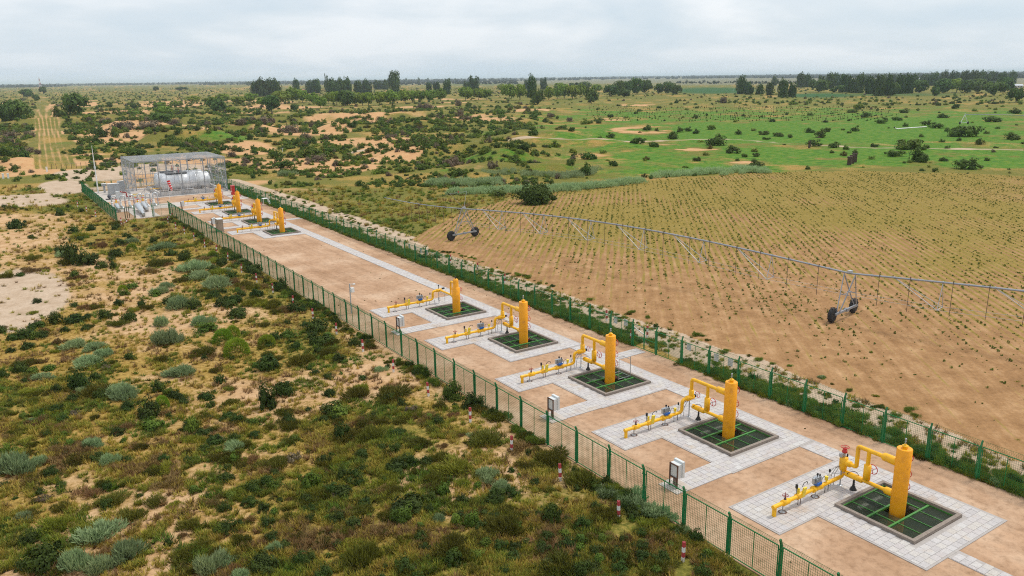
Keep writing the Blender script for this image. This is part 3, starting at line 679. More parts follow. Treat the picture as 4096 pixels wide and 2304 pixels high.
# ------------------------------------------------------------------ wellheads
def handwheel(mb, c, R, axis, mi=0):
    mb.torus(c, R, R*0.085, axis, 20, 6, mi)
    for k in range(3):
        a = 2*PI*k/3+0.5; d = {'x': (0, math.cos(a), math.sin(a)), 'y': (math.cos(a), 0, math.sin(a)), 'z': (math.cos(a), math.sin(a), 0)}[axis]
        mb.bar(c, Vector(c)+Vector(d)*R, R*0.1, R*0.1, mi)
def wheel_part(parent, c, R, axis, stem_from, m=M_RED):
    mb = MB(); handwheel(mb, c, R, axis); w = mb.obj('handwheel', m, parent)
    s = MB(); s.cyl(stem_from, c, R*0.10, 8); s.obj('stem', M_STEEL, w)
HY = 3.53
def header_common(t, xend):
    for x, name in ((-5.15, 'a'), (-2.30, 'b')):
        mb = MB(); mb.cyl((x, HY, 0.03), (x, HY, 0.46), 0.035, 10); mb.lathe([(0.16,0.04),(0.16,0.055),(0.08,0.08),(0.04,0.12)], (x,HY,0.0), 16)
        mb.obj('support_stand', M_STEEL, t)
        mb = MB(); mb.lathe([(0.26,0.036),(0.25,0.047)], (x,HY,0.0), 8); mb.obj('stand_footing', M_BROWN, t)
    # first gate valve
    mb = MB(); mb.lathe([(0.13,-5.22),(0.175,-5.20),(0.175,-4.72),(0.13,-4.69)], (0,HY,0.58), 18, axis='x'); v = mb.obj('valve_body', M_YEL, t)
    mb = MB(); mb.lathe([(0.075,0.74),(0.075,0.80),(0.05,0.82),(0.045,0.96)], (-5.0,HY,0), 10); mb.obj('bonnet', M_BROWN, v)
    mb = MB(); handwheel(mb, (-5.0,HY,1.0), 0.17, 'z'); mb.cyl((-5.0,HY,0.96),(-5.0,HY,1.2),0.018,6,0); mb.obj('handwheel', M_DRED, v)
    # meter run body with plate box
    mb = MB(); mb.lathe([(0.13,-4.02),(0.175,-4.0),(0.175,-3.45),(0.13,-3.42)], (0,HY,0.58), 18, axis='x'); v = mb.obj('valve_body', M_YEL, t)
    mb = MB(); mb.box((-3.62,HY-0.17,0.83), (0.24,0.10,0.62), 0, Matrix.Rotation(0.18, 3, 'X')); mb.obj('plate_box', M_BOX, v); mb = MB(); mb.box((-3.85,HY+0.02,0.88), (0.10,0.12,0.34)); mb.obj('plate_box', M_BOX, v)
    mb = MB(); mb.cyl((-3.98,HY+0.06,0.74),(-3.98,HY+0.06,1.12),0.02,6); mb.cyl((-3.98,HY+0.06,1.08),(-3.98,HY+0.06,1.30),0.075,10); mb.obj('sensor_head', M_BLK, v); mb = MB(); mb.tube(arcpath([(-3.55,HY,1.05),(-3.45,HY,1.25),(-3.15,HY,1.28),(-3.1,HY,1.12)],0.1),0.02,6); mb.obj('cable', M_BLK, v)
    for dx in (-0.12, 0.1):
        mb = MB(); mb.cyl((-3.72+dx,HY,0.04),(-3.72+dx,HY,0.44),0.022,6); mb.obj('drain_pipe', M_BROWN, v)
    # control valve with actuator
    mb = MB(); mb.lathe([(0.13,-2.62),(0.19,-2.60),(0.19,-2.45),(0.165,-2.43),(0.165,-2.0),(0.19,-1.98),(0.19,-1.84),(0.13,-1.82)], (0,HY,0.58), 18, axis='x'); v = mb.obj('valve_body', M_YEL, t)
    mb = MB(); mb.cyl((-2.2,HY,0.72),(-2.2,HY,0.84),0.11,10); mb.bbox(-2.44,-2.0,HY-0.17,HY+0.12,0.80,0.93); mb.obj('actuator_base', M_BLUE, v)
    mb = MB(); mb.bbox(-2.46,-2.02,HY-0.10,HY+0.14,0.935,1.26); mb.cyl((-2.58,HY,0.95),(-2.58,HY,1.28),0.085,10); mb.cyl((-1.94,HY+.02,0.98),(-1.94,HY+.02,1.22),0.07,10); mb.cyl((-2.35,HY-0.13,1.1),(-2.35,HY-0.10,1.1),0.08,10); ac = mb.obj('actuator', M_STEEL, v)
    mb = MB(); mb.cyl((-2.25,HY,1.26),(-2.25,HY,1.38),0.02,6); mb.cyl((-2.25,HY-0.025,1.42),(-2.25,HY+0.025,1.42),0.075,12); mb.obj('pressure_gauge', M_BLK, ac); mb = MB(); mb.cyl((-2.02,HY,1.26),(-2.02,HY,1.36),0.045,8); mb.obj('vent_plug', M_BLK, ac)
    # transmitter can and small valve head
    mb = MB(); mb.cyl((-1.38,HY,0.68),(-1.38,HY,0.80),0.03,6); mb.cyl((-1.38,HY,0.80),(-1.38,HY,1.03),0.10,12); mb.obj('transmitter', M_BOX, t)
    mb = MB(); mb.tube(arcpath([(-1.52,HY,1.02),(-1.6,HY,1.1),(-1.78,HY,1.05),(-1.82,HY,0.8)],0.08),0.018,6); mb.obj('conduit', M_BLK, t); mb = MB(); mb.tube(arcpath([(-1.5,HY,0.72),(-1.5,HY-.05,0.30),(-1.5,HY-.05,0.04)],0.08),0.02,6); mb.obj('conduit', M_BLK, t); mb = MB()
    mb.tube(arcpath([(-1.1,HY,0.72),(-1.1,HY+.02,0.3),(-1.1,HY+.02,0.04)],0.08),0.02,6); mb.obj('conduit', M_BLK, t)
    mb = MB(); mb.cyl((-1.0,HY+.08,0.75),(-1.0,HY+.08,1.15),0.03,8); mb.box((-1.0,HY+.08,1.0),(0.09,0.12,0.14)); c = mb.obj('valve_manifold', M_WHITE, t)
    mb = MB(); mb.cyl((-1.0,HY+.08,1.15),(-1.0,HY+.08,1.33),0.055,10); mb.obj('valve_cap', M_BLK, c)
def standard_column(t, x=0.15, y=0.08, H=3.72):
    mb = MB(); mb.lathe([(0.40,-1.5),(0.40,0.0),(0.405,0.6),(0.40,1.4),(0.40,H-0.03),(0.375,H)], (x,y,0), 32); c = mb.obj('riser_column', M_ORA, t)
    mb = MB(); mb.lathe([(0.13,H-0.002),(0.13,H+0.10),(0.17,H+0.11),(0.17,H+0.16),(0.07,H+0.17),(0.06,H+0.25)], (x,y,0), 14); mb.obj('top_flange', M_YEL, c)
    mb = MB(); mb.cyl((x,y,H+0.25),(x,y,H+0.48),0.025,8); mb.box((x,y,H+0.38),(0.12,0.05,0.05)); mb.lathe([(0.0,H+0.46),(0.05,H+0.49),(0.06,H+0.53),(0.04,H+0.58),(0.0,H+0.6)],(x,y,0),10); mb.obj('vent_valve', M_STEEL, c)
    for z in (3.0, 2.05, 1.3, 0.12):
        mb = MB(); mb.cyl((x+0.38,y+0.05,z),(x+0.52,y+0.05,z),0.06,8); mb.obj('valve_stub', M_DRED, c)
    for z, R in ((3.0,0.24),(2.05,0.25),(1.3,0.25),(0.12,0.12)): wheel_part(t, (x+0.62,y+0.05,z), R, 'x', (x+0.45,y+0.05,z))
    return c
def lower_and_drop(t, x=0.15):
    mb = MB(); mb.tube([(x,2.3,0.88),(x,0.85,0.88)],0.11,14); mb.lathe([(0.12,0.98),(0.21,0.86),(0.215,0.34),(0.2,0.30)],(x,0,0.88),18,axis='y'); mb.obj('lower_pipe', M_YEL, t)
    mb = MB(); mb.lathe([(0.11,3.36),(0.165,3.33),(0.18,3.26),(0.18,2.30),(0.13,2.24)],(x,0,0.86),18,axis='y'); mb.obj('pipe_stub', M_YEL, t)
    mb = MB(); mb.cyl((x,2.05,2.80),(x,2.05,1.88),0.115,14); mb.obj('drop_pipe', M_YEL, t); mb = MB(); mb.cyl((x,2.05,1.02),(x,2.05,0.86),0.125,14); mb.obj('drop_pipe', M_YEL, t)
    mb = MB(); mb.lathe([(0.13,1.0),(0.20,1.02),(0.20,1.90),(0.13,1.92)],(x,2.05,0),18); v = mb.obj('valve_body', M_YEL, t)
    wheel_part(v, (x+0.55,2.05,1.47), 0.28, 'x', (x+0.18,2.05,1.47))
    mb = MB(); mb.lathe([(0.21,0.03),(0.20,0.06),(0.07,0.30),(0.05,0.70)],(x,2.78,0),14); mb.obj('cone_support', M_BLK, t)
    mb = MB(); mb.tube(arcpath([(x-0.10,3.2,0.72),(x-0.22,3.1,1.05),(x-0.05,2.75,1.25),(x,2.5,1.05)],0.15),0.018,6); mb.obj('conduit', M_BROWN, t)
def tpost(t):
    mb = MB(); mb.cyl((0.0,HY,0.03),(0.0,HY,1.3),0.04,10); mb.lathe([(0.15,0.04),(0.15,0.055),(0.05,0.07)],(0.0,HY,0),14); mb.obj('support_stand', M_STEEL, t)
    for dx, dy in ((-0.25,0.25),(-0.45,0.32),(-0.7,0.4)):
        mb = MB(); mb.tube(arcpath([(dx,HY+dy,0.04),(dx,HY+dy,0.7),(dx+0.2,HY+dy*0.6,1.15),(0.35,HY+dy*0.3,1.25)],0.15),0.022,6); mb.obj('conduit', M_STEEL, t)
    mb = MB(); mb.tube([(-0.7,HY+0.1,0.95),(0.15,3.2,0.95)],0.018,6); mb.obj('conduit', M_STEEL, t)
def well_s_bend(label):
    t = thing('gas_wellhead', label, 'wellhead', group='yellow wellheads in the fenced yard')
    standard_column(t)
    mb = MB(); mb.tube(arcpath([(-6.0,HY,0.58),(-0.72,HY,0.58),(-0.72,HY,1.47),(-0.1,HY,1.47)],0.3,7),0.118,16); mb.cyl((-5.86,HY,0.02),(-5.86,HY,0.56),0.11,14); mb.obj('header_pipe', M_YEL, t)
    header_common(t, -0.1)
    mb = MB(); mb.lathe([(0.12,-0.34),(0.19,-0.31),(0.19,0.33),(0.15,0.36)],(0,HY,1.47),18,axis='x'); v = mb.obj('valve_body', M_YEL, t)
    mb = MB(); mb.cyl((0.36,HY,1.5),(0.60,HY,1.5),0.07,8); mb.cyl((0.52,HY,1.4),(0.52,HY,1.58),0.08,8); mb.obj('gear_box', M_BLK, v)
    wheel_part(v, (0.78,HY,1.52), 0.22, 'x', (0.5,HY,1.52))
    mb = MB(); mb.lathe([(0.18,1.58),(0.185,2.0),(0.13,2.03)],(0.15,HY,0),18); mb.tube(arcpath([(0.15,HY,1.9),(0.15,HY,2.82),(0.15,1.2,2.82)],0.22,6),0.12,16)
    mb.lathe([(0.125,1.30),(0.215,1.18),(0.22,0.34),(0.2,0.3)],(0.15,0,2.82),18,axis='y'); mb.obj('upper_pipe', M_YEL, t)
    lower_and_drop(t); tpost(t)
    return t
def well_tee(label):
    t = thing('gas_wellhead', label, 'wellhead', group='yellow wellheads in the fenced yard')
    standard_column(t)
    mb = MB(); mb.tube(arcpath([(-6.0,HY,0.58),(0.15,HY,0.58),(0.15,HY,1.1)],0.25,7),0.118,16); mb.cyl((-5.86,HY,0.02),(-5.86,HY,0.56),0.12,14); mb.obj('header_pipe', M_YEL, t)
    header_common(t, 0.1)
    mb = MB(); mb.lathe([(0.14,0.85),(0.155,0.98),(0.20,1.0),(0.21,1.2),(0.24,1.24),(0.24,1.78),(0.17,1.82)],(0.15,HY,0),18); mb.lathe([(0.11,3.06),(0.19,3.08),(0.19,3.35)],(0.15,0,1.5),16,axis='y'); v = mb.obj('valve_body', M_YEL, t)
    mb = MB(); mb.cyl((0.15,HY,1.82),(0.15,HY,2.08),0.07,10); mb.box((-0.08,HY+.05,1.95),(0.14,0.2,0.2)); mb.obj('positioner', M_STEEL, v); mb = MB(); mb.cyl((0.3,HY-.1,1.72),(0.3,HY-.1,1.98),0.05,8); mb.obj('limit_switch', M_BLK, v)
    mb = MB(); mb.lathe([(0.10,2.06),(0.15,2.08),(0.15,2.2),(0.11,2.22),(0.11,2.34)],(0.15,HY,0),10); mb.obj('gear_box', M_RED, v)
    wheel_part(v, (0.15,HY,2.42), 0.23, 'z', (0.15,HY,2.2))
    mb = MB(); mb.tube(arcpath([(0.15,3.2,1.5),(0.15,2.72,1.5),(0.15,2.72,2.78),(0.15,1.2,2.78)],0.13,4),0.12,16)
    mb.lathe([(0.125,1.30),(0.235,1.16),(0.24,0.34),(0.2,0.3)],(0.15,0,2.78),18,axis='y'); mb.obj('upper_pipe', M_YEL, t)
    lower_and_drop(t); tpost(t)
    return t
def well_two_tier(label):
    t = thing('gas_wellhead', label, 'wellhead', group='yellow wellheads in the fenced yard')
    x, y = 0.15, 0.08
    mb = MB(); mb.lathe([(0.40,-1.5),(0.40,0.0),(0.405,1.0),(0.40,2.45),(0.31,2.52),(0.29,2.56),(0.29,3.22),(0.24,3.34),(0.12,3.42)],(x,y,0),32); c = mb.obj('riser_column', M_ORA, t)
    mb = MB(); mb.cyl((x,y,3.40),(x,y,3.66),0.07,10); mb.obj('black_cap', M_BLK, c)
    for z, R in ((2.2,0.2),(1.25,0.24),(0.12,0.14)): wheel_part(t, (x+0.62,y+0.05,z), R, 'x', (x+0.38,y+0.05,z))
    mb = MB(); mb.tube(arcpath([(-6.0,HY,0.58),(-0.72,HY,0.58),(-0.72,HY,1.47),(-0.1,HY,1.47)],0.3,7),0.118,16); mb.cyl((-5.86,HY,0.02),(-5.86,HY,0.56),0.11,14); mb.obj('header_pipe', M_YEL, t)
    header_common(t, -0.1)
    mb = MB(); mb.lathe([(0.12,-0.34),(0.175,-0.31),(0.175,0.31),(0.13,0.34)],(0,HY,1.47),18,axis='x'); v = mb.obj('valve_body', M_YEL, t)
    mb = MB(); mb.cyl((0.0,HY,1.62),(0.0,HY,1.95),0.03,8); mb.cyl((0.0,HY,1.92),(0.0,HY,2.06),0.07,8); mb.box((0.55,HY,1.6),(0.3,0.14,0.14)); mb.obj('sensor_head', M_BLK, v)
    mb = MB(); mb.tube(arcpath([(0.0,HY,1.47),(0.15,HY,1.47),(0.15,1.3,1.47),(0.15,0.3,1.47)],0.2,5),0.12,16); mb.lathe([(0.125,0.95),(0.2,0.8),(0.21,0.34)],(0.15,0,1.47),16,axis='y'); mb.obj('lower_pipe', M_YEL, t)
    mb = MB(); mb.tube(arcpath([(0.15,1.15,1.5),(0.15,1.15,2.9),(0.15,0.3,2.9)],0.14,4),0.10,14); mb.obj('upper_pipe', M_YEL, t)
    mb = MB(); mb.cyl((0.0,HY,0.04),(0.0,HY,1.3),0.035,8); mb.torus((0.0,HY-.05,0.5),0.2,0.03,'x',16,5); mb.tube(arcpath([(0.6,3.3,0.04),(0.6,3.3,1.3),(0.4,HY,1.5)],0.1),0.02,6); mb.cyl((-0.45,HY+.1,0.04),(-0.45,HY+.1,0.5),0.03,6); mb.obj('support_stand', M_STEEL, t)
    return t
wl = ['nearest yellow wellhead, its red wheel lying flat on a tall tee', 'yellow wellhead with S-bend pipe between the two nearest cabinets on brown frames',
      'yellow wellhead with a steel guard frame at its column, opposite the side gate', 'yellow wellhead whose upper loop pipe is faded pale, next beyond the side gate',
      'yellow wellhead with narrow upper tier and black cap, by the wide bare yard', 'yellow wellhead with a pale loop pipe, first beyond the wide bare yard',
      'yellow wellhead behind the tall worn steel cabinet, in the far row', 'yellow wellhead standing in front of the red fire box, in the far row', 'farthest yellow wellhead, next to the tank cage']
wB = well_tee(wl[0]); wB.location = (0, YC[0], 0)
wA = well_s_bend(wl[1]); wA.location = (0, YC[1], 0)
for i in (2, 3, 5): copy_tree(wA, (0, YC[i], 0), label=wl[i])
wC = well_two_tier(wl[4]); wC.location = (0, YC[4], 0)
for i in (6, 7, 8): copy_tree(wB, (0, YC[i], 0), label=wl[i])
cl = ['square cellar with green grating under the nearest wellhead', 'square cellar with green grating under the second wellhead from the front', 'square cellar with green grating under the wellhead opposite the side gate',
      'square cellar under the wellhead with the pale loop pipe, just past the side gate', 'square cellar under the two-tier wellhead with the black cap', 'square cellar with green grating, first beyond the wide bare yard',
      'square cellar with green grating behind the tall worn steel cabinet', 'square cellar with green grating under the wellhead before the red fire box', 'farthest square cellar with green grating, next to the tank cage']
ce = cellar_proto(); ce['group'] = 'well cellars with green gratings'; ce['label'] = cl[0]; ce.location = (0, YC[0], 0)
for i in range(1, 9): copy_tree(ce, (0, YC[i], 0), label=cl[i])
def guard():
    t = thing('pipe_guard', 'thin steel pipe guard frame beside the column opposite the side gate', 'guard frame', (0.15, 24.0, 0))
    mb = MB(); P = [(0.55,-0.35,0.05),(0.55,-0.35,1.75),(1.75,-0.35,1.75),(1.75,-0.35,0.05)]
    mb.tube(P, 0.028, 6); mb.tube([(0.55,-0.35,1.5),(0.55,0.5,1.5),(1.75,0.5,1.5),(1.75,-0.35,1.5)], 0.025, 6); mb.tube([(0.5,-0.35,0.1),(1.7,-0.35,0.1),(1.7,0.9,0.1),(0.4,0.9,0.1)], 0.025, 6)
    mb.obj('frame', M_STEEL, t)
guard()

# ------------------------------------------------------------------ control cabinets
def cabinet(label, x, y):
    t = thing('control_cabinet', label, 'cabinet', (x, y, 0), group='white control cabinets on brown frames')
    for yy in (-0.30, 0.30):
        mb = MB(); mb.bbox(-0.06, 0.0, yy-0.035, yy+0.035, 0.0, 1.52); mb.obj('leg', M_BROWN, t)
    mb = MB(); mb.bbox(-0.06,0.0,-0.264,0.264,1.44,1.5); mb.bbox(-0.06,0.0,-0.264,0.264,0.62,0.70); mb.obj('frame', M_BROWN, t)
    mb = MB(); mb.bbox(0.004,0.32,-0.31,0.31,0.66,1.5); mb.obj('box', M_LGREY, t)
    mb = MB(); mb.bbox(0.324,0.50,-0.36,0.36,0.64,1.62); d = mb.obj('door', M_LGREY, t)
    mb = MB(); mb.box((0.515,-0.28,1.1),(0.03,0.03,0.16)); mb.obj('handle', M_STEEL, d)
    for k in range(5):
        mb = MB(); mb.cyl((0.05+0.04*k,-0.22+0.11*k,0.03),(0.05+0.04*k,-0.22+0.11*k,0.66),0.025,6); mb.obj('conduit', M_BROWN, t)
    mb = MB(); mb.bbox(-0.45,0.85,-0.75,0.75,-0.03,0.05); p = mb.obj('base_pad', M_SLAB, t)
    return t
c1 = cabinet('nearest white control cabinet, by the fence between the first two wellheads', -8.0, 8.95)
for lab, x, y in (('white control cabinet by the fence, between the second and third wellheads', -8.0, 20.9), ('white control cabinet by the fence, beside the grey camera pole', -8.0, 45.0), ('white control cabinet standing right beside the tall worn steel cabinet', -7.85, 113.9), ('farthest white control cabinet, just inside the end of the fence', -7.7, 136.8)):
    copy_tree(c1, (x, y, 0), label=lab)
t = thing('steel_cabinet', 'tall worn brownish steel cabinet behind the scrub-side fence', 'cabinet', (-7.75, 109.6, 0))
mb = MB(); mb.bbox(-0.42,0.42,-0.75,0.75,0.08,2.0); mb.obj('body', M_TALL, t); mb = MB(); mb.bbox(-0.47,0.47,-0.8,0.8,2.0,2.08); mb.obj('top', M_LGREY, t); mb = MB(); mb.bbox(-0.5,0.5,-0.82,0.82,-0.02,0.08); mb.obj('base', M_CONC, t)
mb = MB(); mb.bbox(-0.435,-0.421,-0.7,-0.01,0.15,1.95); mb.bbox(-0.435,-0.421,0.01,0.7,0.15,1.95); mb.obj('door', M_TALL, t)
t = thing('camera_pole', 'slim grey pole with a white box, inside the scrub-side fence by the bare yard', 'pole', (-9.05, 53.7, 0))
mb = MB(); mb.cyl((0,0,0),(0,0,3.15),0.06,10); mb.obj('pole', M_GREY, t); mb = MB(); mb.bbox(0.0,0.3,-0.45,-0.07,2.3,2.75); mb.obj('junction_box', M_WHITE, t); mb = MB(); mb.bar((0,0,3.1),(0.3,-0.2,3.12),0.05); mb.box((0.36,-0.24,3.1),(0.26,0.12,0.12)); mb.obj('camera', M_WHITE, t)
t = thing('step_stool', 'white metal step stool standing by the field-side fence', 'step stool', (6.7, 131.6, 0))
mb = MB(); mb.bbox(-0.6,0.4,0.0,1.1,1.32,1.4); mb.obj('platform', M_WHITE, t)
mb = MB()
for a, b in (((-0.55,0.05,1.32),(-0.6,0,0)),((-0.55,1.05,1.32),(-0.6,1.1,0)),((0.35,0.05,1.32),(0.75,-0.45,0)),((0.35,1.05,1.32),(0.75,0.7,0))): mb.bar(a, b, 0.06)
mb.obj('frame', M_WHITE, t)
for k in range(3):
    mb = MB(); f = (k+1)/4; mb.box((0.35+0.4*(1-f)*1.0, 0.35-0.15*(1-f), 1.32*f), (0.22, 1.0, 0.05)); mb.obj('step', M_WHITE, t)
t = thing('fire_box', 'red fire equipment box behind the far yellow wellheads', 'fire box', (5.6, 150.8, 0))
mb = MB(); mb.bbox(-0.3,0.3,-0.6,0.6,0.1,1.9); mb.obj('body', M_RED, t); mb = MB(); mb.bbox(-0.36,0.36,-0.66,0.66,1.9,1.98); mb.obj('top', M_RED, t)
mb = MB(); mb.bbox(-0.315,-0.301,-0.08,0.08,1.25,1.4); mb.bbox(-0.315,-0.301,-0.4,0.4,0.75,0.95); mb.obj('door_mark', M_WHITE, t)
mb = MB()
for sx in (-0.2,0.2):
    for sy in (-0.5,0.5): mb.bbox(sx-.04,sx+.04,sy-.04,sy+.04,0,0.1)
mb.obj('feet', M_BLK, t)

# ------------------------------------------------------------------ fences
PZ, RZ = 2.15, 2.1
def fence_parts(sp, out):     # along +Y, out = side the tips lean to
    p = MB(); p.bbox(-0.05,0.05,-0.055,0.055,-0.05,PZ); p.bar((0,0,PZ-0.02),(out*0.12,0,PZ+0.30),0.085,0.10)
    for z in (0.35, 1.1, 1.85): p.bbox(-0.02,0.02,-0.14,0.14,z-0.03,z+0.03)
    fr = MB(); y0, y1 = 0.12, sp-0.12
    for y in (y0, y1): fr.bbox(-0.02,0.02,y-0.022,y+0.022,0.06,RZ)
    fr.bbox(-0.022,0.022,y0+.022,y1-.022,RZ-0.045,RZ-0.001); fr.bbox(-0.02,0.02,y0+.022,y1-.022,0.061,0.10); ym = (y0+y1)/2
    fr.bbox(-0.016,0.016,ym-0.017,ym+0.017,0.101,RZ-.046)
    w = MB(); n = 24; t_ = 0.0048
    for k in range(1, n):
        y = y0+(y1-y0)*k/n
        if abs(y-ym) < 0.03: continue
        w.bbox(-t_,t_,y-t_,y+t_,0.101,RZ-0.046)
    for k in range(1, 15):
        z = 0.1+(RZ-0.145)*k/15; w.bbox(-t_*0.9,t_*0.9,y0+.022,y1-.022,z-t_*0.9,z+t_*0.9)
    # leaning top mesh
    m = 22
    for k in range(m):
        for d in (-1, 1):
            ya = y0+(y1-y0)*(k+0.5)/m; yb = min(max(ya+d*0.13, y0), y1)
            w.bar((0,ya,RZ),(out*0.115,yb,RZ+0.30),0.006)
    w.bar((out*0.115,y0,RZ+0.30),(out*0.115,y1,RZ+0.30),0.011)
    return p.mesh('post', M_FPOST), fr.mesh('panel', M_FENCE), w.mesh('wire_mesh', M_FMESH)
def fence(label, x0, y0, x1, y1, n, out, skip=(), grp=None):
    sp = math.hypot(x1-x0, y1-y0)/n; rz = math.atan2(y1-y0, x1-x0)-PI/2
    t = thing('wire_fence', label, 'fence', (x0, y0, 0), rz)
    pm, fm_, wm = fence_parts(sp, out)
    for k in range(n+1):
        o = link('post', pm, t, (0, k*sp, 0)); o.rotation_euler = (random.uniform(-.015,.015), random.uniform(-.022,.022), random.uniform(-.02,.02))
        if k < n and k not in skip:
            f = link('panel', fm_, t, (0, k*sp, random.uniform(-.025,.015))); f.rotation_euler = (random.uniform(-.004,.004), random.uniform(-.012,.012), 0); link('wire_mesh', wm, f)
    return t
LSP, RSP = 3.03, 2.985
ly0 = 2.5-LSP*6; ln = int(round((131.3-ly0)/LSP)); fence('green wire fence between the scrub and the yard', -10.68, ly0, -10.68, ly0+ln*LSP, ln, 1*-1)
ry0 = 11.37-RSP*7; rn1 = int(round((26.3-ry0)/RSP)); ge = ry0+rn1*RSP
fence('green wire fence before the brown field, on the near side of the side gate', 7.22, ry0, 7.22, ge, rn1, 1)
rn2 = int(round((176.8-(ge+RSP))/RSP)); fence('green wire fence running from the side gate back to the tank cage', 7.22, ge+RSP, 7.22, ge+RSP+rn2*RSP, rn2, 1)
fence('green wire fence left of the pipe manifold station', -19.75, 130.9, -19.75, 176.8, 15, -1)
fence('back green wire fence behind the cabinets and tank cage', -19.75, 176.9, 7.1, 176.9, 9, 1)
fence('short front green fence of the pipe manifold station', -19.6, 131.0, -10.8, 131.2, 3, -1, skip=(1,))
def side_gate():
    t = thing('wire_gate', 'green double wire gate in the field-side fence, at the end of a paved path', 'gate', (7.22, ge, 0))
    for k in range(2):
        a = 0.10+k*(RSP-0.2)/2+0.01; b = 0.10+(k+1)*(RSP-0.2)/2-0.01
        mb = MB()
        for y in (a+.025, b-.025): mb.bbox(-0.022,0.022,y-.025,y+.025,0.08,2.1)
        for z in (0.10, 1.05, 2.08): mb.bbox(-0.02,0.02,a+.051,b-.051,z-0.022,z+0.022)
        f = mb.obj('gate_leaf', M_FENCE, t)
        w = MB(); n = 11
        for i in range(1, n): y = a+(b-a)*i/n; w.bbox(-.004,.004,y-.004,y+.004,0.12,2.06)
        for i in range(1, 15): z = 0.12+1.94*i/15; w.bbox(-.0035,.0035,a+.051,b-.051,z-.0035,z+.0035)
        w.obj('wire_mesh', M_FMESH, f)
side_gate()
# plates hung on the field-side fence
SG = [(R5,180,690),(R5,230,705),(R5,275,725),(R5,323,740),(R5,1880,1300),(R5,1965,1320),(R2,1550,250),(R2,1748,328),(R2,1850,362)]
mb = MB(); mb.bbox(-0.008,0.008,-0.24,0.24,0,0.62); mb.bbox(-0.014,-0.0085,-0.245,0.245,0.30,0.32); mb.bbox(-0.014,-0.0085,-0.01,0.01,0.0,0.62); sgm = mb.mesh('notice_plate', M_LGREY)
def unplane(V, x, y, xv):
    px = V[0]+x/V[2]; py = V[1]+y/V[2]; d = CF+CR*((px-2048)/CAM_F)+CU*((1152-py)/CAM_F); tt = (xv-CAM[0])/d[0]; return CAM+tt*d
for k, (V, x, y) in enumerate(SG):
    p = unplane(V, x, y, 7.29)
    w_ = ['behind the two-tier wellhead', 'near the side gate', 'in front of the field, past the side gate']
    nm = ['first of four from the left, far along', 'second of four from the left, far along', 'third of four from the left, far along', 'last of four from the left, far along', 'left one of the pair beside the side gate on', 'right one of the pair beside the side gate on', 'single plate just right of the side gate on', 'left one of the pair nearest the camera on', 'right one of the pair nearest the camera on'][k]
    tag(link('notice_plate', sgm, None, (7.29, float(p[1]), float(p[2])-0.3)), 'pale notice plate, ' + nm + ' the field-side fence', 'notice plate', 'pale plates hung on the field-side fence')

# ------------------------------------------------------------------ red and white marker posts
def marker_mesh():
    mb = MB(); w = 0.066; zs = [-0.05, 0.27, 0.55, 0.83, 1.12]
    for k in range(4): mb.bbox(-w,w,-w,w,zs[k],zs[k+1],(0 if k % 2 else 1))
    mb.bbox(-0.03,0.03,-0.03,0.03,1.121,1.124,2)
    return mb.mesh('marker_post', [M_MRED, M_MWHT, M_BLK])
MK = marker_mesh()
ML = [(-12.89,3.4),(-12.86,8.2),(-12.87,13.4),(-13.1,18.26),(-12.92,23.69),(-13.04,29.59),(-12.95,35.8),(-12.9,42.0),(-12.89,48.15),(-12.95,54.15),(-12.94,60.19),(-12.94,66.85),(-12.99,72.78),(-13.04,78.9),(-12.58,86.83),(-12.5,93.0),(-12.87,98.07),(-12.82,104.65),(-12.84,110.92),(-12.98,116.56),(-12.8,123.37)]
for k, (x, y) in enumerate(ML):
    o = link('marker_post', MK, None, (x, y, float(terrain_h(x, y))-0.03)); o.rotation_euler = (random.uniform(-.05,.05), random.uniform(-.05,.05), random.uniform(-.3,.3))
    tag(o, 'striped marker post, '+('nearest' if k == 0 else ordn(k)+' from the front')+' in the row outside the scrub-side fence', 'marker post', 'striped marker posts outside the scrub-side fence')
MR = [(7.9,30.27),(9.93,30.26),(10.31,36.36),(10.5,54.85),(10.98,61.72),(10.7,67.9)]
for k, (x, y) in enumerate(MR):
    o = link('marker_post', MK, None, (x, y, -0.03)); o.rotation_euler = (random.uniform(-.05,.05), random.uniform(-.05,.05), random.uniform(-.3,.3))
    tag(o, ['striped marker post standing close behind the side gate post', 'striped marker post tied to a slanting pole outside the side gate'][k] if k < 2 else 'striped marker post in the weeds beyond the field-side fence, '+ordn(k-2)+' past the gate', 'marker post', 'striped marker posts beyond the field-side fence')
tl_ = MB(); tl_.bar((0,0,0.1),(0.0,1.8,0.62),0.07); o = tl_.obj('leaning_pole', M_MWHT, None, (9.9, 30.4, 0)); tag(o, 'pale slanting pole leaning on a striped post outside the side gate', 'pole')
for (x, y, tilt, lab) in ((-11.6,128.9,(0.7,0.5),'striped marker post leaning steeply at the end of the scrub-side fence'),(-19.2,127.2,(0.0,1.1),'striped marker post fallen over left of the manifold station'),(-19.6,126.6,(0,0.05),'upright striped marker post beside the fallen one'),(-16.6,131.4,(0,0),'striped marker post at the station front fence'),(-22.0,138.2,(0,0),'striped marker post, first one outside the station side fence'),(-22.6,145.5,(0,0),'striped marker post, second outside the station side fence'),(-23.2,153.5,(0,0),'striped marker post, third outside the station side fence')):
    o = link('marker_post', MK, None, (x, y, 0.05)); o.rotation_euler = (tilt[0], tilt[1], 0.3); tag(o, lab, 'marker post')

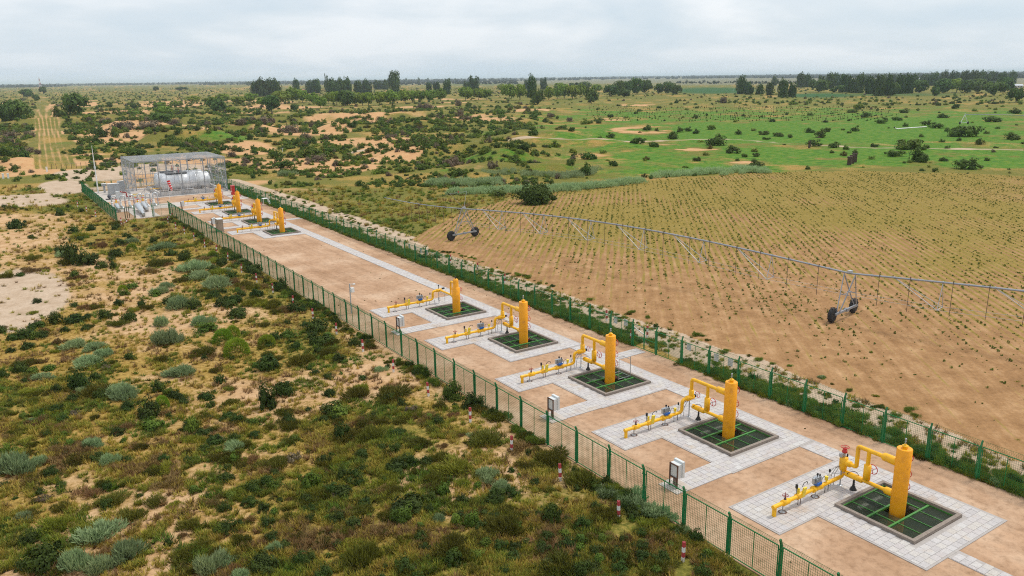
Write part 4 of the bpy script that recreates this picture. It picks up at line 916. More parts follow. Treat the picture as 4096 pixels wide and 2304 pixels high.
# ------------------------------------------------------------------ tank cage, tanks, station pipework
def cage():
    t = thing('wire_cage', 'tall grey steel lattice cage with wire mesh around two silver tanks', 'cage', (0, 0, 0))
    x0, x1, y0, y1, h = -11.75, 6.3, 157.9, 173.0, 7.4
    nx, ny = 4, 3
    xs = [x0+(x1-x0)*k/nx for k in range(nx+1)]; ys = [y0+(y1-y0)*k/ny for k in range(ny+1)]
    for x in xs:
        for y in ys:
            if x in (x0, x1) or y in (y0, y1):
                mb = MB(); mb.bbox(x-.09,x+.09,y-.09,y+.09,0,h-0.1); mb.obj('column', M_CAGE, t)
    for k in range(1, nx*3):
        if k % 3:
            x = x0+(x1-x0)*k/(nx*3)
            for y in (y0, y1):
                mb = MB(); mb.bbox(x-.035,x+.035,y-.035,y+.035,0.05,h-0.1); mb.obj('stud', M_CAGE, t)
    for k in range(1, ny*3):
        if k % 3:
            y = y0+(y1-y0)*k/(ny*3)
            for x in (x0, x1):
                mb = MB(); mb.bbox(x-.035,x+.035,y-.035,y+.035,0.05,h-0.1); mb.obj('stud', M_CAGE, t)
    for z in (0.1, 2.45, 4.9):
        for y in (y0, y1):
            mb = MB(); mb.bbox(x0+.1,x1-.1,y-.045,y+.045,z-.045,z+.045); mb.obj('girt', M_CAGE, t)
        for x in (x0, x1):
            mb = MB(); mb.bbox(x-.045,x+.045,y0+.1,y1-.1,z-.045,z+.045); mb.obj('girt', M_CAGE, t)
    for y in (y0, y1):
        mb = MB(); mb.bbox(x0-.12,x1+.12,y-.08,y+.08,h-.1,h+.06); mb.obj('eave_beam', M_CAGE, t)
    for x in xs:      # roof trusses
        mb = MB(); mb.bbox(x-.06,x+.06,y0+.081,y1-.081,h-.06,h+.05); mb.bbox(x-.04,x+.04,y0+.1,y1-.1,h-.62,h-.55)
        for k in range(12):
            ya = y0+.1+(y1-y0-.2)*k/12; yb = y0+.1+(y1-y0-.2)*(k+1)/12; mb.bar((x,ya,h-.56 if k % 2 else h-.06),(x,yb,h-.06 if k % 2 else h-.56),0.05)
        mb.obj('truss', M_CAGE, t)
    for k in range(10):
        y = y0+(y1-y0)*(k+.5)/10; mb = MB(); mb.bbox(x0-.1,x1+.1,y-.03,y+.03,h+.052,h+.11); mb.obj('purlin', M_CMESH, t)
    for (xa, ya, xb, yb) in ((x0,y0,xs[1],y0),(xs[3],y0,x1,y0),(x0,y1,xs[1],y1),(xs[3],y1,x1,y1),(x0,y0,x0,ys[1]),(x0,ys[2],x0,y1),(x1,y0,x1,ys[1]),(x1,ys[2],x1,y1)):
        mb = MB(); mb.bar((xa,ya,0.2),(xb,yb,4.8),0.06); mb.bar((xa,ya,4.8),(xb,yb,0.2),0.06); mb.obj('brace', M_CAGE, t)
    def net(axis, c, a0, a1, z0, z1, st, th):
        m = MB()
        n = int((a1-a0)/st)
        for k in range(n+1):
            a = a0+(a1-a0)*k/n
            m.bbox(a-th,a+th,c-th,c+th,z0,z1) if axis == 'x' else m.bbox(c-th,c+th,a-th,a+th,z0,z1)
        n = int((z1-z0)/(st*2))
        for k in range(n+1):
            z = z0+(z1-z0)*k/n
            m.bbox(a0,a1,c-th*.9,c+th*.9,z-th,z+th) if axis == 'x' else m.bbox(c-th*.9,c+th*.9,a0,a1,z-th,z+th)
        return m
    for c in (y0-0.1, y1+0.1): tag(net('x', c, x0, x1, 0.1, h-.1, 0.30, 0.006).obj('wire_mesh', M_CMESH, t), kind='stuff')
    for c in (x0-0.1, x1+0.1): tag(net('y', c, y0, y1, 0.1, h-.1, 0.34, 0.006).obj('wire_mesh', M_CMESH, t), kind='stuff')
    m = MB()
    for k in range(36): x = x0+(x1-x0)*k/36; m.bbox(x-.010,x+.010,y0-.1,y1+.1,h+.121,h+.138)
    for k in range(24): y = y0+(y1-y0)*k/24; m.bbox(x0-.1,x1+.1,y-.014,y+.014,h+.14,h+.16)
    tag(m.obj('roof_mesh', M_CMESH, t), kind='stuff')
cage()
def tank(label, x, y):
    t = thing('storage_tank', label, 'tank', (x, y, 0), group='silver tanks in the cage')
    r, L0, zc = 1.75, 4.6, 2.12
    pr = []
    for k in range(8): a = PI/2*k/7; pr.append((max(r*math.sin(a), 0.01), -L0-0.62*math.cos(a)))
    pr += [(r, -1.5), (r*1.006, -1.5), (r*1.006, -1.42), (r, -1.42), (r, 1.9), (r*1.008, 1.9), (r*1.008, 2.05), (r, 2.05)]
    for k in range(8): a = PI/2*k/7; pr.append((max(r*math.cos(a), 0.01), L0+0.62*math.sin(a)))
    mb = MB(); mb.lathe(pr, (0,0,zc), 36, axis='x'); mb.obj('shell', M_TANK, t)
    for sx in (-3.4, 3.3):
        mb = MB(); mb.bbox(sx-.18,sx+.18,-1.25,1.25,0.03,0.95); mb.obj('saddle', M_CONC, t)
    mb = MB(); mb.bbox(-4.0,0.4,-0.8,0.8,zc+r+.03,zc+r+.14); p = mb.obj('platform', M_GRATE, t)
    mb = MB()
    for xx in (-3.9,-2.5,-1.1,0.3):
        for yy in (-0.75,0.75): mb.cyl((xx,yy,zc+r+.14),(xx,yy,zc+r+1.05),0.022,6)
    for yy in (-0.75,0.75):
        for z in (0.6, 1.05): mb.cyl((-3.9,yy,zc+r+z),(0.3,yy,zc+r+z),0.022,6)
    mb.obj('railing', M_CAGE, p)
    mb = MB(); mb.cyl((-2.0,0,zc+r),(-2.0,0,zc+r+0.4),0.3,14); mb.cyl((-0.4,0,zc+r),(-0.4,0,zc+r+0.5),0.12,10); mb.obj('manhole', M_WHITE, t)
    mb = MB(); mb.cyl((-1.2,0.2,zc+r+.1),(-1.2,0.2,zc+r+0.85),0.10,10); mb.torus((-1.2,0.2,zc+r+1.0),0.22,0.05,'x'); mb.obj('relief_valve', M_RED, t)
    mb = MB(); mb.bar((2.1,-r-0.14,0.1),(2.1,-0.8,zc+r+0.2),0.05); mb.bar((2.6,-r-0.14,0.1),(2.6,-0.8,zc+r+0.2),0.05)
    for k in range(9): f = (k+.5)/9; mb.bar((2.1,-r-0.14+(r-.66)*f,0.1+(zc+r+.1)*f),(2.6,-r-0.14+(r-.66)*f,0.1+(zc+r+.1)*f),0.04)
    mb.obj('ladder', M_CAGE, t)
    return t
tk = tank('front silver horizontal tank in the wire cage, with dark top platform', -0.6, 165.2); copy_tree(tk, (-0.9, 169.9, 0), label='rear silver horizontal tank, half hidden behind the front one')
mb = MB()
for r in ((-7.4,5.1,158.6,158.85),(-7.4,5.1,172.2,172.45),(-7.4,-7.15,158.851,172.199),(4.85,5.1,158.851,172.199)): mb.bbox(*r, 0.0, 0.85)
tag(mb.obj('bund_wall', M_BUND), 'low white bund wall around the feet of the two tanks', 'wall')
t = thing('access_stair', 'grey steel access steps in front of the silver tank', 'steps', (-1.8, 158.2, 0))
mb = MB()
for xx in (-1.15, 0.0, 1.15): mb.bbox(xx-.05,xx+.05,-.05,.05,0,2.35)
for z in (1.15, 2.3): mb.bbox(-1.09,1.09,-.04,.04,z-.04,z+.04)
mb.obj('frame', M_CMESH, t)
for xx in (-.575,.575):
    mb = MB(); mb.bbox(xx-.5,xx+.5,-.5,-.06,1.16,1.22); mb.bar((xx-.4,-.3,1.16),(xx-.2,-.06,0.05),.06); mb.bar((xx+.4,-.3,1.16),(xx+.2,-.06,0.05),.06); mb.obj('tread', M_CMESH, t)
def yellow_run(lab, pts):
    mb = MB(); mb.tube(arcpath(pts, 0.3), 0.1, 10)
    t = thing('yellow_pipe', lab, 'pipe'); mb.obj('pipe', M_YEL, t); m2 = MB()
    for p in (pts[0], pts[-1]): m2.cyl((p[0], p[1], 0), (p[0], p[1], p[2]-0.08), 0.06, 8)
    m2.obj('support_stand', M_STEEL, t)
yellow_run('yellow pipe leaving the rear tank at the left of the cage', [(-11.0,170.0,1.0),(-8.6,170.0,1.0),(-6.3,169.9,1.2)])
yellow_run('yellow pipe leaving the front tank at the left of the cage', [(-8.0,165.2,0.9),(-6.0,165.2,0.95),(-5.6,165.2,0.95)])
t = thing('windsock', 'limp red and white windsock hanging on a thin pole before the tank cage', 'windsock', (-7.2, 149.5, 0))
mb = MB(); mb.cyl((0,0,0),(0,0,4.25),0.035,8); mb.obj('pole', M_WHITE, t)
mb = MB(); pts = [(0.12,0,4.15),(0.2,0,3.75),(0.3,0,3.3),(0.42,0,2.85),(0.55,0,2.4),(0.6,0,2.15)]; rr = [0.32,0.30,0.27,0.24,0.2,0.17]
for k in range(5):
    a = Vector(pts[k]); b = Vector(pts[k+1]); m_ = a.lerp(b, 0.72)
    mb.tube([a, m_], 0, 12, 0, False, [rr[k], rr[k]*.2+rr[k+1]*.8]); mb.tube([m_, b], 0, 12, 1, False, [rr[k]*.2+rr[k+1]*.8, rr[k+1]])
mb.obj('sock', [mat('windsock_red', (0.62,0.02,0.03), 0.7), M_WHITE], t)
# manifold
def ubend(label, x, y):
    t = thing('valve_riser', label, 'valve riser', (x, y, 0), group='grey U-shaped pipe risers')
    mb = MB(); mb.tube(arcpath([(-0.4,0,1.0),(-0.4,0,2.38),(0.42,0,2.38),(0.42,0,0.03)],0.41,8),0.12,12); mb.obj('riser_pipe', M_SILV, t)
    mb = MB(); mb.lathe([(0.3,1.15),(0.3,1.22),(0.12,1.26)],(-0.4,0,0),14); mb.lathe([(0.2,0.35),(0.24,0.55),(0.24,0.9),(0.16,1.1)],(-0.4,0,0),14); mb.obj('valve_body', M_WHITE, t)
    mb = MB(); mb.tube(arcpath([(-0.4,0.0,0.45),(-0.3,-1.6,0.45),(-0.25,-1.9,0.02)],0.2),0.16,12); mb.cyl((-0.4,0,0.02),(-0.4,0,0.4),0.1,10); mb.obj('outlet_pipe', M_SILV, t)
    wheel_part(t, (0.42,-0.42,1.05), 0.25, 'y', (0.42,-0.1,1.05), M_DRED)
    return t
ux = [-17.7,-16.22,-14.68,-13.2,-11.75,-10.42]
u0 = ubend('grey U-shaped riser, leftmost in the row of six', ux[0], 146.3)
for k in range(1, 6): copy_tree(u0, (ux[k], 146.2, 0), label='grey U-shaped riser, '+['','second from the left','third from the left, behind the long barrel','fourth from the left, behind the short barrel','fifth from the left','rightmost'][k]+' in the row of six')
def barrel(label, pts, r0, r1):
    t = thing('pig_launcher', label, 'pipe barrel')
    P = [Vector(p) for p in pts]; a, b = P[0], P[-1]; d = b-a
    mb = MB(); mb.tube([a, a+d*0.08, a+d*0.12, a+d*0.62, a+d*0.70, b], 0, 20, 0, True, [r0*1.25, r0*1.25, r0, r0, r1, r1]); mb.obj('barrel', M_SILV, t)
    for f in (0.25, 0.55, 0.9):
        mb = MB(); c = a+d*f; mb.bbox(c.x-.25,c.x+.25,c.y-.15,c.y+.15,0.0,c.z-(r0 if f < .6 else r1)*0.9); mb.obj('saddle', M_CONC, t)
    mb = MB(); c = a-d*0.03; mb.cyl((c.x,c.y,c.z),(c.x,c.y,c.z+0.9),0.14,10); v = mb.obj('valve_body', M_YEL, t); wheel_part(v, (c.x,c.y,c.z+1.05), 0.3, 'z', (c.x,c.y,c.z+.8))
barrel('long silver pipe barrel tapering towards the viewer on the station concrete', [(-14.35,141.5,0.9),(-15.1,131.6,0.62)], 0.48, 0.24)
barrel('short silver pipe barrel behind the long one', [(-13.0,144.2,0.85),(-13.5,137.6,0.7)], 0.36, 0.26)
barrel('silver pipe barrel beside the leftmost U-shaped riser', [(-17.5,145.0,0.85),(-17.75,140.6,0.6)], 0.34, 0.22)
for k, x in enumerate((-18.0, -17.6, -17.2)):
    mb = MB(); mb.cyl((0,0,0),(0,0,2.1),0.06,8); o = mb.obj('gate_bar', M_BROWN, None, (x, 132.6+0.4*k, 0)); tag(o, ['leftmost','middle','rightmost'][k]+' of three thin brown posts at the station front', 'post', 'thin brown posts at the station front')
for k, (x, y, m) in enumerate(((-16.3,133.0,M_GREY),(-13.3,132.4,M_LGREY))):
    mb = MB(); mb.cyl((0,0,0),(0,0,2.3),0.12,10); mb.lathe([(0.13,2.3),(0.13,2.34),(0.02,2.4)],(0,0,0),10); o = mb.obj('gate_post', m, None, (x, y, 0)); tag(o, ['grey gate post left of the long silver barrel','pale gate post right of the long silver barrel'][k], 'post')
t = thing('equipment_cabinet', 'wide grey cabinet with pale top left of the tank cage', 'cabinet', (-14.6, 168.6, 0))
mb = MB(); mb.bbox(-1.1,1.1,-.5,.5,.1,2.25); mb.obj('body', M_GREY, t); mb = MB(); mb.bbox(-1.15,1.15,-.56,.56,2.25,2.33); mb.obj('top', M_WHITE, t)
for xx in (-.55,.55):
    mb = MB(); mb.bbox(xx-.5,xx+.5,-.515,-.501,.2,2.15); d = mb.obj('door', M_GREY, t); m2 = MB(); m2.box((xx+.35,-.53,1.2),(.05,.03,.2)); m2.obj('handle', M_STEEL, d)
t = thing('equipment_cabinet', 'narrow grey cabinet right beside the wide one by the cage', 'cabinet', (-12.75, 171.2, 0))
mb = MB(); mb.bbox(-.6,.6,-.5,.5,.1,2.4); mb.obj('body', M_GREY, t); mb = MB(); mb.bbox(-.65,.65,-.55,.55,2.4,2.48); mb.obj('top', M_LGREY, t); mb = MB(); mb.bbox(-.5,.5,-.515,-.501,.2,2.3); mb.obj('door', M_GREY, t)
t = thing('equipment_cabinet', 'low white cabinet in front of the wide grey one', 'cabinet', (-14.7, 160.8, 0))
mb = MB(); mb.bbox(-.6,.6,-.4,.4,.05,1.5); mb.obj('body', M_LGREY, t); mb = MB(); mb.bbox(-.5,.5,-.415,-.401,.15,1.4); mb.obj('door', M_LGREY, t)
t = thing('meter_post', 'grey metering post with a white cap beside the white mast', 'meter', (-15.9, 172.4, 0))
mb = MB(); mb.cyl((0,0,0),(0,0,1.5),.22,12); mb.obj('body', M_GREY, t); mb = MB(); mb.bbox(-.45,.45,-.4,.4,1.5,1.95); mb.obj('head', M_GREY, t); mb = MB(); mb.bbox(-.52,.52,-.46,.46,1.95,2.02); mb.obj('cap', M_WHITE, t)
t = thing('generator_set', 'dark compact pump set beside the low white cabinet', 'pump', (-16.6, 160.5, 0))
mb = MB(); mb.bbox(-.7,.7,-.6,.6,.0,.15); mb.obj('skid', M_BLK, t); mb = MB(); mb.lathe([(.1,-.65),(.38,-.6),(.38,.3),(.25,.35),(.25,.6)],(0,0,.6),14,axis='y'); mb.obj('motor', mat('dark_blue_grey',(.06,.07,.09),.5), t); mb = MB(); mb.cyl((.3,.2,.15),(.3,.2,1.5),.12,10); mb.obj('pipe', M_GREY, t)
t = thing('red_pipe', 'dark red stepped pipe beside the low white cabinet', 'pipe', (-13.6, 158.9, 0))
mb = MB(); mb.tube(arcpath([(-1.1,.6,1.6),(-.6,.5,1.4),(0,.2,1.35),(0,0,.5),(.9,-.2,.45)],.15),.12,10); mb.obj('pipe', M_DRED, t); mb = MB(); mb.cyl((0,.1,0),(0,.1,.5),.08,8); mb.obj('support_stand', M_STEEL, t); mb = MB(); mb.tube([(.9,-.2,.45),(3.2,-.6,.5)],.1,10); mb.obj('yellow_end', M_YEL, t)
t = thing('notice_board', 'white notice board with yellow and red bars by the cage corner', 'sign', (-12.6, 155.2, 0))
mb = MB(); mb.bbox(-.75,.75,-.02,.02,.5,1.9); mb.obj('board', M_WHITE, t); mb = MB(); mb.bbox(-.55,.55,-.03,-.021,1.25,1.40); mb.bbox(-.55,.55,-.03,-.021,.85,1.0); mb.obj('yellow_bar', M_BOX, t); mb = MB(); mb.bbox(-.55,.55,-.03,-.021,.56,.70); mb.obj('red_bar', M_RED, t)
mb = MB(); mb.bbox(-.7,-.62,-.04,.04,0,.5); mb.bbox(.62,.7,-.04,.04,0,.5); mb.obj('leg', M_GREY, t)
t = thing('lightning_mast', 'tall slender white mast left of the tank cage', 'mast', (-17.15, 172.6, 0))
mb = MB(); mb.tube([(0,0,0),(0,0,5.5),(0,0,8.0),(0,0,10.2)],0,10,0,True,[.14,.11,.08,.03]); mb.obj('pole', M_WHITE, t); mb = MB(); mb.bbox(-.2,.2,-.14,-.10,5.3,5.8); mb.obj('lamp_box', M_LGREY, t)

# ------------------------------------------------------------------ centre pivot irrigation
def pivot():
    t = thing('irrigation_pivot', 'long galvanised centre pivot sprinkler on wheeled towers across the brown field', 'sprinkler')
    T1 = Vector((20.3,80.5,0)); T2 = Vector((29.7,23.3,0)); dz = 4.5
    q = ground_at(R6, 2209, 540, 5.3); d3 = Vector((q[0],q[1],0))-T2; d3.normalize(); T3 = T2+d3*58.0
    d1 = (T1-T2).normalized(); end = T1+d1*20.5
    def span(a, b):
        n = 14; L_ = (b-a).length; u = (b-a).normalized(); s = Vector((-u.y,u.x,0)); pts = []
        for k in range(n*2+1):
            f = k/(n*2); pts.append(a+u*(L_*f)+Vector((0,0,dz+1.2*math.sin(PI*f))))
        mb = MB(); mb.tube(pts, 0.09, 10)
        for k in range(1, n*2): mb.tube([pts[k]-u*.05, pts[k]+u*.05], 0.125, 8)
        mb.obj('span_pipe', M_GALV, t)
        # V trusses with bottom rods: seven bays
        bot = []
        for k in range(1, 7):
            f = k/7; p = a+u*(L_*f); zt = dz+1.2*math.sin(PI*f); zb = 2.0+1.35*math.sin(PI*f)
            bl, br = p+s*0.75+Vector((0,0,zb)), p-s*0.75+Vector((0,0,zb)); bot.append((bl,br))
            f2 = f+0.045; f1 = f-0.0; tp1 = a+u*(L_*f)+Vector((0,0,zt-.08)); g = min(f+.07,1); tp2 = a+u*(L_*g)+Vector((0,0,dz+1.2*math.sin(PI*g)-.08))
            m2 = MB()
            for bb in (bl, br): m2.bar(tp1, bb, .05); m2.bar(tp2, bb, .045)
            m2.bar(bl, br, .05); m2.obj('truss_frame', M_TRUSS, t)
        m3 = MB()
        for side in (0, 1):
            P = [a+s*(.5 if side == 0 else -.5)+Vector((0,0,dz-2.0))] + [b_[side] for b_ in bot] + [b+s*(.5 if side == 0 else -.5)+Vector((0,0,dz-2.0))]
            for p, q_ in zip(P[:-1], P[1:]): m3.bar(p, q_, .022)
        m3.obj('truss_rod', M_TRUSS, t)
        for k in range(1, 19):
            f = (k+0.2*random.random())/19; p = a+u*(L_*f); zt = dz+1.2*math.sin(PI*f)
            m4 = MB(); m4.tube(arcpath([p+Vector((0,0,zt)), p+Vector((0,0,zt+.25)), p+s*.14+Vector((0,0,zt+.25)), p+s*.14+Vector((0,0,zt-.2)), p+s*.14+Vector((0,0,zt-2.9+random.uniform(-.2,.2)))],.1,2),.026,5); m4.obj('drop_hose', M_DROP, t)
    def tower(p, u):
        s = Vector((-u.y,u.x,0)); w = s*2.3; zp = dz; m = MB()
        for sgn in (1, -1):
            f = p+w*sgn*0.8+Vector((0,0,.95))
            for off in (u*.55, -u*.55): m.bar(p+off+Vector((0,0,zp-.1)), f+off*0.25, .085)
            m.bar(p+w*sgn*.32+u*.42+Vector((0,0,zp-2.0)), p+w*sgn*.32-u*.42+Vector((0,0,zp-2.0)), .06)
        m.bar(p+w*.30+Vector((0,0,zp-1.9)), p-w*.30+Vector((0,0,zp-1.9)), .06); m.obj('tower_leg', M_GALV, t)
        m = MB(); m.bar(p+w+Vector((0,0,.85)), p-w+Vector((0,0,.85)), .16, .2); m.box(p+Vector((0,0,.85)), (.35,.35,.3)); m.obj('base_beam', M_GALV, t)
        m = MB(); m.box(p+Vector((0,0,zp+.18)), (.5,.3,.22)); m.obj('control_box', M_GREY, t)
        for sgn in (1, -1):
            c = p+w*sgn*1.0+u*0.32+Vector((0,0,.74))
            wt = bpy.data.objects.new('wheel', None); COL.objects.link(wt); wt.parent = t; wt.location = c; wt.rotation_euler = (0,0,math.atan2(u.y,u.x))
            m = MB(); R = .72; m.lathe([(.40,-.17),(.60,-.20),(.70,-.14),(.72,-.05),(.72,.05),(.70,.14),(.60,.20),(.40,.17)],(0,0,0),28,axis='x')
            for k in range(22):
                a = 2*PI*k/22; m.box((.085 if k % 2 else -.085, .725*math.cos(a), .725*math.sin(a)), (.19,.06,.055), 0, Matrix.Rotation(a, 3, 'X') @ Matrix.Rotation(.5 if k % 2 else -.5, 3, 'Z'))
            m.obj('tyre', M_TYRE, wt); m = MB(); m.lathe([(.05,-.13),(.38,-.15),(.41,-.16),(.41,.16),(.38,.15),(.05,.13)],(0,0,0),20,axis='x'); m.obj('rim', M_BROWN, wt)
    span(T2, T1); span(T3, T2); tower(T1, d1); tower(T2, d1); tower(T3, d3)
    # tapering overhang with its stay mast
    n = 10; pts = [T1+d1*(20.5*k/n)+Vector((0,0,dz-0.35*(k/n)-0.25*math.sin(PI*k/n))) for k in range(n+1)]
    mb = MB(); mb.tube(pts, 0, 10, 0, True, [.08-.03*k/n for k in range(n+1)]); mb.obj('overhang_pipe', M_GALV, t)
    mb = MB(); sp_ = Vector((-d1.y,d1.x,0)); top = T1+d1*1.2+Vector((0,0,dz+2.3))
    for sgn in (-1, 1): mb.bar(T1+Vector((0,0,dz)), top+sp_*sgn*1.6, .035)
    mb.bar(top+sp_*1.6, top-sp_*1.6, .03)
    for sgn in (-1, 1): mb.bar(top+sp_*sgn*1.6, pts[6], .012)
    mb.obj('stay_mast', M_GALV, t)
    mb = MB(); mb.cyl(top, top+Vector((0,0,.2)), .07, 8); mb.obj('beacon', M_RED, t)
    for k in range(1, 7):
        p = pts[k]+d1*.9; m4 = MB(); m4.cyl(p, (p.x+.1,p.y,p.z-2.7), .032, 5); m4.obj('drop_hose', M_DROP, t)
pivot()
def far_pivot():
    a = ground_at(A3, 2147, 440); t = thing('irrigation_pivot', 'distant pale pivot sprinkler on an A-frame tower at the right edge', 'sprinkler', (a[0], a[1], float(terrain_h(a[0], a[1]))))
    mb = MB()
    for s in (-1, 1):
        for o in (-.6,.6): mb.bar((o*0.4, 0, 4.2), (s*2.2*.9, s*-2.0*.3+o*.2, .6), .12)
    mb.bar((-2.2,.7,.7),(2.2,-.7,.7),.16); mb.bar((-1.0,.3,2.3),(1.0,-.3,2.3),.1); mb.obj('tower_leg', M_WHITE, t)
    for s in (-1, 1):
        m = MB(); m.lathe([(.3,-.15),(.62,-.14),(.62,.14),(.3,.15)],(s*2.2,-s*.7,.62),16,axis='y'); m.obj('wheel', M_TYRE, t)
    e = ground_at(A3, 2576, 383, 5.0); d = Vector((e[0]-a[0], e[1]-a[1], 0)).normalized()
    pts = [d*k*6+Vector((0,0,4.3+1.0*math.sin(PI*k/12))) for k in range(13)]
    mb = MB(); mb.tube(pts, .13, 8); mb.obj('span_pipe', M_GALV, t); mb = MB(); mb.cyl((0,0,4.2),(0,0,5.0),.12,8); mb.obj('post_top', M_WHITE, t)
far_pivot()
a = ground_at(A3, 1652, 478); b = ground_at(A3, 1880, 462); mb = MB(); dv = Vector((b[0]-a[0], b[1]-a[1], 0)); mb.tube(arcpath([(0,0,.9),(dv.x*.05,dv.y*.05,.3),(dv.x,dv.y,.3)],1.0),.22,10); t = thing('white_pipe', 'white pipe lying on the bright green meadow, one end bent up', 'pipe', (a[0],a[1],float(terrain_h(a[0],a[1])))); mb.obj('pipe', M_WHITE, t)
mb = MB(); mb.cyl((0,0,.85),(-.3,.1,1.15),.26,10); mb.obj('outlet', M_BLK, t)
for k, (x, y, h) in enumerate(((1330,731,1.9),(1348,722,2.0),(1366,712,2.2))):
    p = ground_at(A3, x, y); mb = MB(); mb.bbox(-.45,.45,-.5,.5,0,h); mb.box((.1,0,h+.1),(1.15,1.2,.28)); mb.box((.35,.1,h*.5),(.5,.8,h*.7)); o = mb.obj('pier_stump', M_WOOD, None, (p[0],p[1],float(terrain_h(p[0],p[1]))-.05)); o.rotation_euler = (0,0,.5+.2*k); tag(o, ['leftmost and nearest','middle','rightmost'][k]+' of three dark stump-like piers in the green meadow', 'stump', 'dark piers in the meadow')
p = ground_at(A3, 1045, 612); mb = MB(); mb.bbox(-.25,.25,-.25,.25,0,2.2); mb.box((0,0,2.1),(.9,.5,.35)); tag(mb.obj('pier_stump', M_WOOD, None, (p[0],p[1],0)), 'single small dark pier standing alone by the meadow track', 'stump')

# ------------------------------------------------------------------ vegetation
def shade_attr(me, per_face, k):
    a = me.color_attributes.new('shade', 'FLOAT_COLOR', 'CORNER'); c = np.repeat(per_face, k)
    a.data.foreach_set('color', np.stack([c, c, c, np.ones_like(c)], -1).astype(np.float32).ravel())
def leaf_quads(C, Nn, size, aspect, rng):
    n = len(C); u = np.cross(Nn, rng.normal(size=(n,3))); u /= np.linalg.norm(u, axis=1, keepdims=True)+1e-9; v = np.cross(Nn, u)
    s = size[:, None]; a = (u*s*aspect); b = v*s
    V = np.stack([C-a*.5, C-b*.5, C+a*.5, C+b*.5], 1).reshape(-1, 3)
    return V, np.arange(4*n).reshape(n, 4)
def clump_mesh(name, m, rng, n, nclump, leaf, aspect=1.7, shape='dome', H=1.0, up=0.35, spread=0.30):
    # leaf-sized faces gathered on small clumps that fill a dome (unit radius, height H)
    cc = []
    while len(cc) < nclump:
        p = rng.uniform(-1, 1, 3)
        if shape == 'dome':
            p[2] = abs(p[2])
            if p[0]**2+p[1]**2+p[2]**2 > 1 or rng.random() > 0.25+np.linalg.norm(p): continue
            p = np.array([p[0]*.82, p[1]*.82, p[2]*.82*H+.10])*rng.uniform(.68, 1.18)
        elif shape == 'ball':
            if p@p > 1 or rng.random() > 0.2+np.linalg.norm(p)**1.5: continue
            p = np.array([p[0]*.8, p[1]*.8, p[2]*.8*H*.5+H*.52])
        elif shape == 'column':
            p[2] = rng.random(); w_ = math.sin(PI*min(.97, .20+.70*p[2]))**.48
            if p[0]**2+p[1]**2 > 1: continue
            p = np.array([p[0]*.85*w_, p[1]*.85*w_, p[2]*H*.92])
        cc.append(p)
    cc = np.array(cc); ci = rng.integers(0, nclump, n); d = rng.normal(size=(n,3)); d /= np.linalg.norm(d, axis=1, keepdims=True)
    rad = spread*rng.uniform(.55, 1.45, nclump)[ci]*rng.uniform(.35, 1.0, n)**.5
    C = cc[ci]+d*rad[:, None]*np.array([1, 1, .8 if shape != 'column' else 1.2]); C[:, 2] = np.maximum(C[:, 2], 0.02)
    cen = np.array([0, 0, .3*H]); o = C-cen; o /= np.linalg.norm(o, axis=1, keepdims=True)+1e-9
    Nn = d*.75+o*.65+np.array([0, 0, up])+rng.normal(size=(n,3))*.32; Nn /= np.linalg.norm(Nn, axis=1, keepdims=True)
    V, F = leaf_quads(C, Nn, leaf*rng.uniform(.6, 1.4, n), aspect, rng)
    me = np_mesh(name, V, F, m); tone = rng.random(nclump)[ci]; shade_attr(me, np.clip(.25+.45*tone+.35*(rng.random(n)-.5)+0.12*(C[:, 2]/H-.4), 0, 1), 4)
    return me
def spike_mesh(name, m, rng, n, length, width, H=1.0, shape='dome', lean=.8, fine=0.0):
    # upright feathery sprigs (sage, grass clumps, kochia balls)
    a = rng.uniform(0, 2*PI, n); r = np.sqrt(rng.random(n)); bx = np.stack([np.cos(a)*r, np.sin(a)*r], -1)
    if shape == 'ball':
        d = rng.normal(size=(n,3)); d[:, 2] = np.abs(d[:, 2])*1.1-.15; d /= np.linalg.norm(d, axis=1, keepdims=True)
        B = d*np.array([.74,.74,.66*H])+np.array([0,0,.12]); D = d
    else:
        nc = 9; cx = rng.normal(size=(nc,2))*.42; ch = rng.uniform(.55, 1.05, nc); cr = rng.uniform(.28, .55, nc)
        ci = rng.integers(0, nc, n); q = np.sqrt(rng.random(n)); bx = cx[ci]+np.stack([np.cos(a)*q, np.sin(a)*q], -1)*cr[ci][:, None]
        hgt = H*ch[ci]*np.sqrt(np.maximum(1-q**2*.9, .04))*rng.uniform(.25, 1.0, n)
        B = np.stack([bx[:, 0], bx[:, 1], hgt*.55], -1); D = np.stack([(bx[:, 0]-cx[ci][:, 0]*.4)*lean, (bx[:, 1]-cx[ci][:, 1]*.4)*lean, np.full(n, .85)], -1)+rng.normal(size=(n,3))*.34
        D /= np.linalg.norm(D, axis=1, keepdims=True)
    Ln = length*rng.uniform(.5, 1.3, n); S = np.cross(D, rng.normal(size=(n,3))); S /= np.linalg.norm(S, axis=1, keepdims=True)+1e-9
    w = width*rng.uniform(.6, 1.3, n)
    P0 = B-S*w[:, None]*.5; P1 = B+S*w[:, None]*.5; tip = B+D*Ln[:, None]; mid = B+D*Ln[:, None]*.5+S*w[:, None]*.8; P0[:, 2] = np.maximum(P0[:, 2], 0.0); P1[:, 2] = np.maximum(P1[:, 2], 0.0)
    V = np.stack([P0, P1, mid, tip], 1).reshape(-1, 3); F = np.arange(4*n).reshape(n, 4)
    me = np_mesh(name, V, F, m); shade_attr(me, np.clip(.3+.5*rng.random(n)+.3*(B[:, 2]/H-.3), 0, 1), 4); return me
